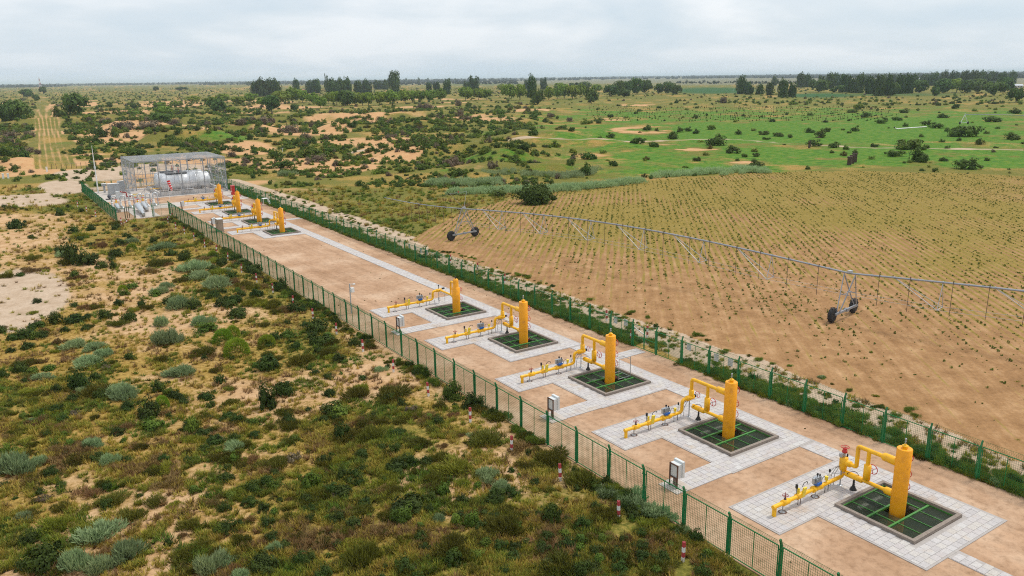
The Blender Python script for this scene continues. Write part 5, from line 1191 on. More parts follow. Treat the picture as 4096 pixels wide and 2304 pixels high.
def tuft_mesh(name, m, rng, n, H, W_, blade=.020):
    a = rng.uniform(0, 2*PI, n); r = W_*.35*np.sqrt(rng.random(n)); B = np.stack([np.cos(a)*r, np.sin(a)*r, np.zeros(n)], -1)
    a2 = a+rng.normal(size=n)*.7; ln = rng.uniform(.2, .9, n); D = np.stack([np.cos(a2)*ln*W_, np.sin(a2)*ln*W_, H*rng.uniform(.45, 1.1, n)], -1)
    S = np.stack([-np.sin(a2), np.cos(a2), np.zeros(n)], -1)*blade*rng.uniform(.7, 1.5, n)[:, None]
    V = np.stack([B-S, B+S, B+D], 1).reshape(-1, 3); F = np.arange(3*n).reshape(n, 3)
    me = np_mesh(name, V, F, m); shade_attr(me, rng.random(n), 3); return me
R_ = np.random.default_rng(23)
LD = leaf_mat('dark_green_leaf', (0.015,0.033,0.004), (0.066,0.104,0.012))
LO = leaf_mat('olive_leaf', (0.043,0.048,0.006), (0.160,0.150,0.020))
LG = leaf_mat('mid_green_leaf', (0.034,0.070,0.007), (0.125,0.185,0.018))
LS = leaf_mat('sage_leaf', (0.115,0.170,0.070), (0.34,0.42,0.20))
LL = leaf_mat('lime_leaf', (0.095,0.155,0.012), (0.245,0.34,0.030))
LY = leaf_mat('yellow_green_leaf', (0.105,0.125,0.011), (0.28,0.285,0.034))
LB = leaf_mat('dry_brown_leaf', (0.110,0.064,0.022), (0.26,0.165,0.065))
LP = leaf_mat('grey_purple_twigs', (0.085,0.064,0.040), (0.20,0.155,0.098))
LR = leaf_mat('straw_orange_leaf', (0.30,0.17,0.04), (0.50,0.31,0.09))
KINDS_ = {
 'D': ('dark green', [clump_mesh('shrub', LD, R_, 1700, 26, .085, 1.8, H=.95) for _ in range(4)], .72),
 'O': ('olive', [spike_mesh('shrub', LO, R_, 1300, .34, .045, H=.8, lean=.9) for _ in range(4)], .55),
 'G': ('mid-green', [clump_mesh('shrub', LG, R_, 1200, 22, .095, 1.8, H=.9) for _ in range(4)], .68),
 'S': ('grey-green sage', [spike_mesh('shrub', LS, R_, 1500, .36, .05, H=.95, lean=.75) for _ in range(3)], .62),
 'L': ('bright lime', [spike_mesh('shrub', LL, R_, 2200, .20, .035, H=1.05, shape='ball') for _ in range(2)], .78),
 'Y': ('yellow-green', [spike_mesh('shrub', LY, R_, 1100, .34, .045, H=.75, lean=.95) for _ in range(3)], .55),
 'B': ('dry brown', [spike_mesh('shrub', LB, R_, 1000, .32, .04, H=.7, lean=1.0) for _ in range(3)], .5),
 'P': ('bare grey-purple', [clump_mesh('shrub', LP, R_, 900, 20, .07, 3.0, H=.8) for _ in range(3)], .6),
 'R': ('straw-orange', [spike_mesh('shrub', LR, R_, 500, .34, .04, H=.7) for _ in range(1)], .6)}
CUR = 0; SCRUB = 'in the scrub outside the yard fence'
LDF = leaf_mat('bush_green_leaf', (0.022,0.048,0.006), (0.095,0.150,0.017), .25, .22); LGF = leaf_mat('bush_light_leaf', (0.046,0.084,0.008), (0.160,0.230,0.024), .25, .2)
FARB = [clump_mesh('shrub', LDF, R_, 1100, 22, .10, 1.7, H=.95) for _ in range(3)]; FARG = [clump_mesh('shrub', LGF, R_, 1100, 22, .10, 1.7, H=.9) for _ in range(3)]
def bush(kind, x, y, w, h, label=None, region=None):
    ms = KINDS_[kind][1]
    if region not in (SCRUB, 'big') and kind in 'DG': ms = FARB if kind == 'D' else FARG
    me = ms[random.randrange(len(ms))]
    o = link('shrub' if kind not in 'L' else 'shrub', me, None, (x, y, float(terrain_h(x, y))-0.04)); s = w/2
    o.scale = (s*random.uniform(.92,1.08), s*random.uniform(.92,1.08), h); o.rotation_euler = (0, 0, random.uniform(0, 6.28)); BUSHES.append((o, kind, x, y, w, region)); return o
BUSHES = []
def place_list(V, L_, region):
    for e in L_:
        k, bx, by, w, h = e
        x, y, dep = ground_at(V, bx, by); wm = w/V[2]*dep/CAM_F
        d = math.hypot(x-CAM[0], y-CAM[1]); th = math.atan2(CAM[2], d)
        hm = max(.42*wm, 1.15*(h/V[2]*dep/CAM_F-.30*wm*math.sin(th))/math.cos(th)); hm = min(hm, 1.15*wm)
        ux_, uy_ = (x-CAM[0])/d, (y-CAM[1])/d
        bx_, by_ = x+ux_*wm*.36, y+uy_*wm*.36
        if region == SCRUB and any(polyline_d(np.array([bx_]), np.array([by_]), [(mx, my), (mx-ux_*1.7, my-uy_*1.7)])[0] < wm*.5 for mx, my in ML): wm *= .6; hm *= .6
        bush(k, bx_, by_, wm*1.08, hm, region=region)

place_list(A4, [('D',520,465,150,160),('D',640,472,170,95),('O',480,470,90,80),('D',945,302,60,72),('L',955,372,80,52),('D',845,412,120,80),('S',1180,358,160,46),('D',1235,342,100,45),('D',1330,440,110,70),('L',1545,422,82,52),('R',1572,438,60,26),('D',1440,268,72,30),('D',125,208,150,80),
 ('S',1425,530,200,100),('S',1480,578,170,80),('S',1580,645,200,110),('S',1150,682,120,70),('S',1320,790,190,120),('S',1170,915,110,100),('S',1172,1062,200,140),('S',540,1078,150,80),('S',660,1078,140,60),('S',785,1125,120,70),('S',640,1200,190,80),('S',1470,905,150,85),
 ('L',890,665,70,50),('Y',955,818,72,50),('D',1030,780,70,62),('D',860,772,90,60),('D',770,872,110,70),('D',740,490,100,50),('D',820,492,60,62),('D',270,940,140,70),('D',400,905,130,90),('D',560,905,180,80),('D',190,1012,160,75),('D',200,1090,110,60),('D',340,985,55,30),('D',540,780,80,30),('D',270,748,80,30),
 ('L',1620,1048,150,108),('L',1690,1002,115,88),('L',1720,1142,190,130),('L',1935,1058,130,75),('D',1690,765,180,100),('D',1860,705,100,80),('O',1780,630,120,60),('D',1720,860,190,80),('D',1830,525,150,80),('D',2030,662,130,85),('D',1600,482,90,60),('D',1710,442,100,60),('D',2300,802,90,45),('B',2060,810,130,60),('D',2300,965,200,100),('D',2340,1060,200,100),('O',2180,1190,180,90),
 ('D',1950,1240,200,130),('D',580,1402,180,140),('O',665,1438,190,95),('S',900,1435,180,110),('D',1150,1405,110,95),('G',1230,1440,110,70),('O',1480,1130,140,80),('G',1500,960,170,70),('S',1330,1275,200,95),('G',900,690,90,40),('G',960,640,110,40),('O',1160,480,170,70),('B',1500,440,110,50),('O',250,430,110,50),('O',60,560,100,50),('B',230,520,130,40),('D',150,545,70,40),('O',1320,600,120,50),('G',1350,580,100,40),('B',1900,640,110,50),('O',2150,800,130,55),('G',2100,1010,150,70),('O',850,930,130,60),('O',200,1200,150,60),('G',230,1270,140,60),('G',350,1240,120,50),('B',270,1180,100,50),('S',330,1300,130,50),('O',1150,1180,100,60)], SCRUB)
place_list(A5, [('S',130,705,220,180),('S',265,665,130,90),('S',570,1425,210,180),('S',730,1255,300,120),('S',890,1335,230,150),('S',710,1445,200,150),('D',350,1440,300,220),('S',1500,1430,200,170),('S',1640,1405,150,85),('L',1175,255,110,90),('D',1270,192,110,90),('D',1490,192,120,80),('S',910,200,170,120),('D',930,270,120,70),('D',1080,335,180,130),('G',1385,425,130,115),('G',1100,415,200,85),('D',1470,458,140,85),('D',1560,512,160,75),('D',1650,312,110,55),('Y',1420,500,120,70),('D',1930,262,170,170),('D',2050,160,190,140),('O',2070,405,160,90),('D',2400,305,220,95),('D',2470,482,150,120),('S',800,660,120,100),('S',640,545,140,75),('G',1690,650,90,70),('S',1700,565,140,80),('D',1640,775,80,65),('D',2480,885,160,90),('Y',1200,725,140,85),('O',1390,1125,150,85),('O',960,1090,180,95),('O',2000,705,190,110),('G',2240,830,170,130),('G',1980,835,140,75),('Y',430,1120,190,130),('D',1900,995,100,65),('D',770,842,90,60),('B',620,910,170,70),('B',900,420,150,60),('B',1060,680,170,70),('B',1240,830,190,80),('B',1540,960,150,70),('B',460,580,170,70),('O',540,660,180,70),('B',450,400,130,50),('O',200,1050,150,60),('O',800,960,190,80),('D',1900,1430,250,100),('S',1990,1265,100,80),('G',1600,1160,140,80),('O',1720,1240,150,90),('O',2080,1060,150,70),('O',1140,960,150,70),('B',300,360,150,60),('B',200,780,170,70),('O',1740,700,120,60),('G',2130,490,110,60)], SCRUB)
place_list(A6, [('O',260,180,180,110),('O',470,185,240,100),('D',910,185,170,135),('D',1070,245,190,100),('O',1220,335,180,85),('O',160,490,210,110),('O',330,480,190,120),('G',100,310,210,90),('D',730,655,110,60),('Y',940,725,260,110),('S',1190,770,160,105),('S',1270,865,150,110),('D',1240,905,160,85),('D',520,715,190,105),('D',130,895,140,80),('D',600,1015,300,150),('G',565,1085,180,130),('D',1635,1085,160,165),('G',1060,1105,140,120),('O',1330,1165,270,160),('O',1880,815,230,140),('S',2030,890,190,85),('S',2200,965,240,115),('S',2360,1060,220,80),('R',1845,1095,100,70),('O',2010,1040,180,110),('O',300,1375,210,190),('D',210,1115,150,80),('O',910,1325,290,160),('O',1130,1240,200,95),('D',1370,1275,120,85),('O',1700,1430,300,110),('O',1590,660,230,140),('O',1160,535,260,120),('O',820,640,160,90),('Y',620,300,150,80),('B',740,330,160,70),('B',210,370,140,60),('Y',260,130,120,90),('O',700,520,150,80),('Y',150,590,170,80),('Y',420,800,190,90),('B',420,890,160,70),('O',780,780,170,90),('G',860,880,120,110),('B',1440,560,170,80),('O',1430,690,140,70),('O',1080,980,120,60),('O',1560,1240,130,80),('Y',1500,1310,150,80),('B',1750,1080,140,50),('B',1980,1220,150,60),('O',2280,1300,170,80),('B',2100,1350,160,70),('G',1420,440,90,60),('O',560,1230,130,80),('O',700,1200,140,80),('Y',200,760,150,80),('O',2400,1430,220,90)], SCRUB)
DUNE = 'on the sandy dunes behind the yard'
place_list(A1, [('D',1260,600,110,60),('D',1345,632,90,45),('G',1420,590,110,50),('D',1595,622,70,50),('D',1660,645,80,45),('G',1460,625,50,35),('O',1740,655,60,45),('D',1875,682,60,45),('G',1600,680,80,45),('D',2030,708,125,58),('D',1830,720,110,45),('P',1710,700,80,48),('G',960,655,90,48),('D',1010,690,150,40),('D',620,610,140,60),('D',720,612,110,60),('G',680,655,90,30),('D',735,555,120,75),('D',850,550,90,45),('G',660,450,100,48),('D',520,530,80,40),('D',580,505,70,42),('G',540,480,70,30),('P',215,560,110,60),('P',70,555,150,50),('P',70,600,120,45),('D',170,720,140,75),('D',50,715,130,60),('D',570,680,130,38),('D',470,675,45,28),('G',820,635,70,25),('D',40,770,70,45),('D',110,800,80,50),('P',210,665,130,50),('P',280,680,60,40),('G',100,510,80,35),('G',210,500,80,35),('D',30,490,90,40),('P',920,500,200,60),('P',1110,500,220,60),('D',1200,460,210,70),('P',1290,470,110,55),('D',440,440,100,65),('P',780,450,120,45),('G',1000,410,160,60),('D',1310,390,130,40),('P',1200,540,70,45),('D',2240,570,50,40),('P',2250,570,110,55),('D',1950,540,60,35),('D',1840,570,50,45),('D',1770,660,80,35),('G',2110,640,120,45),('D',2190,610,60,40),('P',2140,520,170,65),('P',1780,500,90,50),('D',1500,500,50,25),('G',1580,470,90,40),('D',1510,460,70,30),('P',1930,460,200,45),('G',2300,700,190,60),('P',2340,735,160,45),('D',2090,780,170,55),('S',2110,835,130,45),('D',1740,560,70,35),('D',720,720,80,55),('D',790,735,70,28),('P',820,735,80,45),('G',620,805,50,25),('D',680,775,60,30)], DUNE)
place_list(A2, [('D',160,610,70,40),('D',690,565,110,48),('D',710,630,90,60),('G',820,640,110,60),('D',575,665,75,52),('D',1080,510,100,48),('G',1180,525,90,50),('D',970,540,40,25),('D',1475,560,80,40),('G',1630,610,80,45),('D',1755,545,55,38),('D',2225,595,110,55),('D',2335,610,75,45),('D',2475,545,70,45),('D',2030,545,70,35),('P',910,740,140,80),('P',1195,780,90,65),('D',940,830,120,55),('D',1215,690,90,50),('D',1320,700,80,55),('D',1410,690,120,60),('G',1130,710,100,45),('G',395,790,100,50),('G',560,790,110,55),('D',730,735,60,35),('D',1745,775,80,55),('D',1850,805,90,80),('D',1870,690,130,60),('D',2045,740,70,45),('D',1040,655,65,38),('D',1345,745,90,45),('D',140,695,60,30),('D',30,640,70,40),('P',945,310,60,50),('P',680,335,80,50),('P',730,335,80,50),('G',1020,315,50,35),('P',960,385,80,55),('P',1010,410,90,40),('G',1080,510,60,30),('D',1570,430,60,30),('G',1460,460,70,38),('G',1850,440,70,38),('P',1740,420,60,35),('P',1600,412,60,35),('D',1945,435,50,30),('D',2290,485,70,35),('D',2580,490,60,30),('G',1180,470,60,40),('D',1450,750,40,25),('D',290,905,60,35),('D',250,880,80,40),('G',1190,930,90,25),('D',250,470,40,20),('G',1240,380,90,35),('D',750,395,80,30),('G',650,440,60,25),('D',480,435,60,30),('D',800,460,50,35)], 'in the grassy country behind the field')
place_list(A3, [('D',380,595,150,70),('D',500,650,130,45),('D',125,500,60,35),('D',75,545,80,45),('D',720,515,85,35),('D',820,530,90,30),('G',350,480,75,32),('D',240,508,55,30),('D',540,515,55,30),('D',1050,500,80,32),('D',1120,538,105,55),('D',1175,495,50,38),('D',1370,490,65,28),('D',1750,620,220,55),('D',1660,670,140,40),('D',1830,715,160,90),('D',2170,765,190,60),('D',1560,435,90,30),('D',1880,450,80,32),('D',1950,470,100,35),('D',2150,530,240,75),('D',2500,550,120,45),('D',1995,395,80,30),('D',2090,330,55,40),('D',1450,390,90,30),('D',1670,415,80,30),('D',1350,360,80,30),('D',2350,425,130,30),('D',2260,585,70,40),('D',1215,610,100,40),('D',1080,600,110,40),('D',585,675,55,30),('D',665,670,55,32),('D',660,760,150,48),('P',435,290,65,50),('D',100,290,40,25),('D',2000,705,70,25),('D',1330,505,40,18),('D',1810,565,45,22),('G',930,300,70,30),('G',1400,335,90,35),('D',1720,360,80,25),('D',2510,365,90,35)], 'in the green meadow beyond the field')
x, y, dep = ground_at(FULL, 1340, 517); big = bush('D', x+2.2, y+2.2, 8.4, 4.4, region='big'); BUSHES.pop(); big.data = clump_mesh('bush', LD, R_, 6000, 60, .055, 1.7, H=.95, spread=.26); tag(big, 'largest dark green bush, standing alone at the back corner of the brown field', 'bush')
x, y, dep = ground_at(FULL, 1255, 493); b2 = bush('D', x, y, 4.2, 1.4, region='x')
for px_, py_, w_, h_ in ((1150,448,3.2,1.8),):
    x, y, dep = ground_at(FULL, px_, py_); bush('G', x, y, w_, h_, region='in the grassy country behind the field')
BUSHES[-2] = BUSHES[-2][:5]+('in the grassy country behind the field',)
# sage hedge rows behind the field (each a long low mass of sage)
def sage_row(label, pts, n, seed):
    r = np.random.default_rng(seed); Vv, Ff, Sh, o = [], [], [], 0
    for k in range(n):
        f = r.random()*(len(pts)-1); i = int(f); f -= i; p = np.array(pts[i])*(1-f)+np.array(pts[i+1])*f
        x, y, dep = ground_at(FULL, p[0]+r.normal()*6, p[1]+r.normal()*2.2); s = r.uniform(.65,1.35); m = 170
        a = r.uniform(0,2*PI,m); q = np.sqrt(r.random(m)); B = np.stack([x+np.cos(a)*q*s*1.1, y+np.sin(a)*q*s*1.1, np.full(m, 0.0)+s*.9*(1-q**2)*r.uniform(.3,1,m)], -1)
        D = np.stack([np.cos(a)*q*.6, np.sin(a)*q*.6, np.ones(m)], -1)+r.normal(size=(m,3))*.3; S = np.cross(D, r.normal(size=(m,3))); S /= np.linalg.norm(S,axis=1,keepdims=True); ln = r.uniform(.25,.6,m)[:,None]
        Vv.append(np.stack([B-S*.05, B+S*.05, B+D*ln*.5+S*.07, B+D*ln], 1).reshape(-1,3)); Sh.append(np.clip(.5+.5*r.random(m),0,1))
    Vv = np.concatenate(Vv); me = np_mesh('sage_bank', Vv, np.arange(len(Vv)).reshape(-1,4), LS); shade_attr(me, np.concatenate(Sh), 4)
    tag(link('sage_bank', me), label, 'sagebrush', 'banks of sagebrush behind the field', 'stuff')
sage_row('pale grey-green bank of sagebrush along the back edge of the brown field', [(1130,487),(1290,482),(1400,478),(1500,470),(1615,455)], 260, 1)
sage_row('pale sagebrush bank, upper of two left of the big bush', [(1085,463),(1180,462),(1250,459)], 110, 2)
sage_row('pale sagebrush bank farthest right behind the field crest', [(1650,446),(1760,436),(1860,430),(1930,434)], 130, 3)
sage_row('loose pale sagebrush patch on the slope above the long bank', [(1200,440),(1300,436),(1420,446),(1500,432)], 120, 4)

# scatter helper (points + geometry nodes) for what nobody could count
HID = {}
def scatter(name, P, protos, idx, scale, rotz, label, cat):
    n = len(P); me = bpy.data.meshes.new(name); me.vertices.add(n); me.vertices.foreach_set('co', np.ascontiguousarray(P, dtype=np.float32).ravel())
    a = me.attributes.new('idx', 'INT', 'POINT'); a.data.foreach_set('value', np.ascontiguousarray(idx, dtype=np.int32))
    a = me.attributes.new('scl', 'FLOAT_VECTOR', 'POINT'); a.data.foreach_set('vector', np.ascontiguousarray(scale, dtype=np.float32).ravel())
    a = me.attributes.new('rot', 'FLOAT_VECTOR', 'POINT'); r3 = np.zeros((n,3), np.float32); r3[:, 2] = rotz; a.data.foreach_set('vector', r3.ravel())
    col = bpy.data.collections.new(name+'_kinds')
    for k, pm in enumerate(protos):
        o = bpy.data.objects.new('%s_kind_%02d' % (name, k), pm); col.objects.link(o)
    g = bpy.data.node_groups.new(name+'_scatter', 'GeometryNodeTree')
    g.interface.new_socket('Geometry', in_out='INPUT', socket_type='NodeSocketGeometry'); g.interface.new_socket('Geometry', in_out='OUTPUT', socket_type='NodeSocketGeometry')
    gi = g.nodes.new('NodeGroupInput'); go = g.nodes.new('NodeGroupOutput'); ip = g.nodes.new('GeometryNodeInstanceOnPoints'); ci = g.nodes.new('GeometryNodeCollectionInfo')
    ci.inputs['Collection'].default_value = col; ci.inputs['Separate Children'].default_value = True; ci.inputs['Reset Children'].default_value = True
    def na(nm, ty):
        q = g.nodes.new('GeometryNodeInputNamedAttribute'); q.data_type = ty; q.inputs['Name'].default_value = nm; return q.outputs['Attribute']
    g.links.new(gi.outputs[0], ip.inputs['Points']); g.links.new(ci.outputs[0], ip.inputs['Instance']); ip.inputs['Pick Instance'].default_value = True
    g.links.new(na('idx','INT'), ip.inputs['Instance Index']); g.links.new(na('rot','FLOAT_VECTOR'), ip.inputs['Rotation']); g.links.new(na('scl','FLOAT_VECTOR'), ip.inputs['Scale'])
    g.links.new(ip.outputs[0], go.inputs[0])
    o = link(name, me); md = o.modifiers.new('scatter', 'NODES'); md.node_group = g
    tag(o, label, cat, None, 'stuff'); return o
def view_points(n, y0, y1, x0=-40, x1=2616, seed=1, power=1.0):   # points spread over the ground seen in a band of the picture
    r = np.random.default_rng(seed); px = r.uniform(x0, x1, n); py = y0+(y1-y0)*r.random(n)**power; X, Y = np.empty(n), np.empty(n)
    P = 4096/2576; d = CF[None]+CR[None]*((px*P-2048)/CAM_F)[:, None]+CU[None]*((1152-py*P)/CAM_F)[:, None]; t = -CAM[2]/d[:, 2]; ok = t > 0
    X = CAM[0]+t*d[:, 0]; Y = CAM[1]+t*d[:, 1]; return X[ok], Y[ok], px[ok], py[ok], t[ok], r
def in_yard(x, y, m=0.3): return ((x > -10.7-m) & (x < 7.3+m) & (y < 177.2+m)) | ((x > -19.8-m) & (x < 7.3) & (y > 130.7-m) & (y < 177.2+m))
TR = np.random.default_rng(77)
TUFTS = [tuft_mesh('tuft', LB, TR, 26, .30, .32), tuft_mesh('tuft', leaf_mat('straw_grass', (0.25,0.180,0.026),(0.48,0.37,0.085)), TR, 24, .30, .30), tuft_mesh('tuft', LO, TR, 26, .28, .32, .024), tuft_mesh('tuft', LY, TR, 26, .30, .32, .024), tuft_mesh('tuft', LG, TR, 24, .28, .32, .024), tuft_mesh('tuft', leaf_mat('olive_straw_grass', (0.18,0.150,0.018),(0.36,0.29,0.045)), TR, 26, .26, .32)]
def marker_clear(x, y, w):       # bare ground kept round each marker post and just in front of it
    o = np.zeros(len(x), bool)
    for mx, my in ML:
        dx, dy = CAM[0]-mx, CAM[1]-my; d = math.hypot(dx, dy); o |= polyline_d(x, y, [(mx, my), (mx+dx/d*1.3, my+dy/d*1.3)]) < w
    return o
def scrub_grass():
    x, y, px, py, t, r = view_points(300000, 470, 1475, seed=5, power=.9)
    s_, me_, pa, fl, li, gr, *_ = zones(x, y); out = (x > 8.3) & (fl < .5) & (me_ < .6)
    keep = ((x < -11.0) | (out & (t < 300))) & ~in_yard(x, y, .2)
    n1 = fbm(x/1.5, y/1.5, 3, 7); pr = np.clip((.34+.5*(li-.5)+.6*(gr-.36))*(.15+.85*sstep(.36, .58, n1+.12*(fbm(x/.4,y/.4,2,8)-.5))), 0, 1)*(1-pa*np.where(x > 0, .78, .93))
    nearp = marker_clear(x, y, .42) & (r.random(len(x)) < .85)
    keep &= ~nearp; keep &= r.random(len(x)) < pr*np.where(out, .75, .74)*(1-.7*s_); x, y, t, gr = x[keep], y[keep], t[keep], gr[keep]; n = len(x)
    z = terrain_h(x, y)-.04; kind = fbm(x/2.5, y/2.5, 3, 15)+.26*(r.random(n)-.5)+.25*(gr-.42)
    idx = np.select([kind < .31, kind < .43, kind < .54, kind < .64, kind < .71], [0, 1, 5, 3, 2], 4); s = r.uniform(.55, 1.3, n)*np.clip(t/75, 1, 2.6)
    scatter('dry_grass', np.stack([x,y,z],-1), TUFTS, idx, np.stack([s,s,s*r.uniform(.7,1.2,n)],-1), r.uniform(0,6.28,n), 'short dry grass and weeds covering the scrubland around the yard', 'grass')
scrub_grass()
SMALL = [KINDS_[k][1][i] for k, i in (('D',0),('O',0),('O',1),('Y',0),('B',0),('G',0),('S',0),('P',0),('D',1),('G',1))]
def low_scrub():
    x, y, px, py, t, r = view_points(6200, 520, 1470, seed=9); s_, me_, pa, fl, li, gr, *_ = zones(x, y)
    pr = np.clip(.06+1.0*(gr-.26)+.22*sstep(-40, -16, x)*sstep(.42,.6,fbm(x/7, y/7, 3, 141))+.45*(li-.4), .02, 1)*(1-pa*.75); nearp = marker_clear(x, y, .85)
    keep = (x < -11.6) & ~nearp & ~in_yard(x, y, .8) & (r.random(len(x)) < pr)
    x, y, t, gr = x[keep], y[keep], t[keep], gr[keep]; n = len(x); z = terrain_h(x, y)-.04
    idx = r.choice(len(SMALL), n, p=[.27,.17,.14,.10,.12,.07,.02,.02,.08,.01]); s = r.uniform(.20,.68,n)*np.clip(t/60,.9,1.6)
    scatter('low_scrub', np.stack([x,y,z],-1), SMALL, idx, np.stack([s,s,s*r.uniform(.8,1.3,n)],-1), r.uniform(0,6.28,n), 'small low bushes and weeds between the larger shrubs left of the fence', 'scrub')
low_scrub()
DG = leaf_mat('dune_green_leaf', (0.028,0.058,0.008), (0.140,0.215,0.026), .22, .28)
DL = leaf_mat('dune_light_leaf', (0.062,0.098,0.009), (0.205,0.265,0.028), .25, .2)
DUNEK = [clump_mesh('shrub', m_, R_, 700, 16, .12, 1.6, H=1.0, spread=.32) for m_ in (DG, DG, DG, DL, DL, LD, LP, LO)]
def dune_scrub():
    X, Y, S, I = [], [], [], []
    x, y, px, py, t, r = view_points(36000, 222, 470, seed=13, power=1.35); s_, me_, pa, fl, li, gr, pl, de, cr, *_ = zones(x, y)
    left = 1-sstep(1050, 1650, px); cl_ = fbm(x/16, y/16, 3, 19)
    pr = np.clip(sstep(.42,.62,cl_)*(.25+.75*left)+.06, 0, 1)*(1-.95*pa)*(1-.55*(s_ > .6))*(1-cr)*(1-.45*(me_ > .5)); pr *= np.where(py < 262, .95+.6*left, np.where(py < 335, .70+.75*left, .60))
    keep = (fl < .5) & ~in_yard(x, y, 2) & ((x > 15) | (y > 180)) & (r.random(len(x)) < pr) & ~((x < -11) & (y < 175))
    keep &= ~((px > 1350) & (py > 266) & (r.random(len(x)) < .80))
    keep &= ~((px > 640) & (px < 1720) & (py > 243) & (py < 272+8*(px < 1000)) & (r.random(len(x)) < .75))
    # keep the cleared strip open
    keep &= polyline_d(x, y, STRIP) > 7
    x, y, t, px = x[keep], y[keep], t[keep], px[keep]; n = len(x); z = terrain_h(x, y)-.1
    idx = r.choice(8, n, p=[.18,.18,.17,.13,.10,.10,.06,.08]); s = r.uniform(.5,1.35,n)*np.clip(t/230,.6,1.7)
    scatter('dune_scrub', np.stack([x,y,z],-1), DUNEK, idx, np.stack([s,s,s*r.uniform(.8,1.3,n)],-1), r.uniform(0,6.28,n), 'countless rounded shrubs dotted over the dunes and plain in the distance', 'scrub')
dune_scrub()
def weeds():
    r = np.random.default_rng(31); n = 9500
    y = r.uniform(-12, 176, n); x = 7.45+np.abs(r.normal(size=n))*.95; d = fbm(x/3, y/5, 3, 27)
    k = (r.random(n) < np.clip(1.25*sstep(.33,.58,d)*np.exp(-(x-7.4)/1.7)+.08, 0, 1)) & ~((y > ge-.3) & (y < ge+RSP+.3) & (x < 9)); k &= ~((y > 20.5) & (y < 27) & (r.random(n) < .8))
    x, y = x[k], y[k]; m = len(x)
    x2 = r.uniform(8.5, 14.5, 2600); y2 = r.uniform(-20, 150, 2600); k2 = r.random(2600) < .45*sstep(.5,.68,fbm(x2/2.4,y2/4,3,28)); x = np.concatenate([x,x2[k2]]); y = np.concatenate([y,y2[k2]]); s = np.concatenate([r.uniform(.25,.58,m), r.uniform(.15,.40,k2.sum())]); n = len(x)
    pr = [KINDS_['G'][1][0], KINDS_['D'][1][0], KINDS_['O'][1][0], KINDS_['Y'][1][0], KINDS_['S'][1][0], spike_mesh('weed', leaf_mat('weed_leaf', (0.060,0.105,0.012), (0.205,0.270,0.038)), r, 700, .5, .035, H=1.0, lean=.6), spike_mesh('weed', LD, r, 600, .5, .035, H=1.0, lean=.5)]
    scatter('fence_weeds', np.stack([x,y,np.full(n,-.04)],-1), pr, r.choice(7, n, p=[.07,.02,.20,.19,.04,.45,.03]), np.stack([s,s,s*r.uniform(.65,1.25,n)],-1), r.uniform(0,6.28,n), 'dense green weeds growing along the outside of the field-side fence', 'weeds')
    # patches hugging the outside of the left fence and a few shoots inside the yard
    y = r.uniform(-10, 128, 1500); x = -10.9-np.abs(r.normal(size=1500))*.45; k = r.random(1500) < sstep(.40,.60,fbm(y/5, x, 3, 33)); x, y = x[k], y[k]
    xi = r.uniform(-10.4, 7, 900); yi = r.uniform(-14, 130, 900); ki = r.random(900) < .8*sstep(.56,.7,fbm(xi/3,yi/3,3,36)); n1 = len(x); x = np.concatenate([x, xi[ki]]); y = np.concatenate([y, yi[ki]]); n = len(x)
    s = np.where(np.arange(n) < n1, r.uniform(.2,.5,n), r.uniform(.04,.09,n))
    ok = ~((x > -7.3) & (x < 4.1) & (np.arange(n) >= n1) & (np.min(np.abs(y[:,None]-np.array(YC)[None]),1) < 6.2))
    x, y, s = x[ok], y[ok], s[ok]; n = len(x)
    scatter('yard_weeds', np.stack([x,y,np.full(n,-.02)],-1), pr, r.choice(7, n, p=[.1,.2,.22,.1,.03,.15,.2]), np.stack([s,s,s*r.uniform(.9,1.5,n)],-1), r.uniform(0,6.28,n), 'weeds along the foot of the scrub-side fence and sparse shoots in the yard', 'weeds')
weeds()
def crops():
    r = np.random.default_rng(41); c, s_ = math.cos(ROWDIR), math.sin(ROWDIR); X, Y = [], []
    u = np.arange(-40, 220, .27); v = np.arange(-150, 130, .9); U, Vv = np.meshgrid(u, v); U = U+r.uniform(-.5,.5,U.shape); Vv = Vv+r.normal(size=U.shape)*.15
    x = (U*c-Vv*s_).ravel(); y = (U*s_+Vv*c).ravel(); px, py, Z = pix(x, y); k = np.isfinite(px) & (px > -60) & (px < 2640) & (py < 1300) & (field_mask(x, y) > .5)
    x, y = x[k], y[k]; d = .62*fbm(x/26, y/26, 3, 51)+.38*fbm(x/6, y/6, 3, 52)
    ur = (x*c+y*s_); vr = (-x*s_+y*c); st_ = fbm(ur/14, vr/1.3, 3, 53); gap = fbm(ur/2.2, vr/.9, 2, 54)
    edge = sstep(14, 34, x)      # bare headland beside the track
    pr = np.clip((.40+.55*sstep(.36,.64,d))*(.35+1.4*sstep(.36,.60,st_))*(.35+1.0*sstep(.40,.6,gap))*(.10+.90*edge), 0, 1); k = r.random(len(x)) < pr; x, y = x[k], y[k]; n = len(x); s = .045+.14*r.random(n)**2.2
    LC = leaf_mat('seedling_leaf', (0.050,0.085,0.008), (0.165,0.215,0.024), .25, .25)
    pr_ = [clump_mesh('crop', LC, r, 60, 6, .35, 1.6, H=.9), clump_mesh('crop', LG, r, 60, 6, .35, 1.6, H=.9), spike_mesh('crop', LC, r, 50, .6, .12, H=.8), spike_mesh('crop', LY, r, 50, .6, .12, H=.8)]
    scatter('crop_seedlings', np.stack([x,y,terrain_h(x,y)-.03],-1), pr_, r.choice(4, n, p=[.42,.12,.28,.18]), np.stack([s,s,s*r.uniform(.8,1.5,n)],-1), r.uniform(0,6.28,n), 'small green crop plants in rows across the brown field', 'crop plants')
crops()
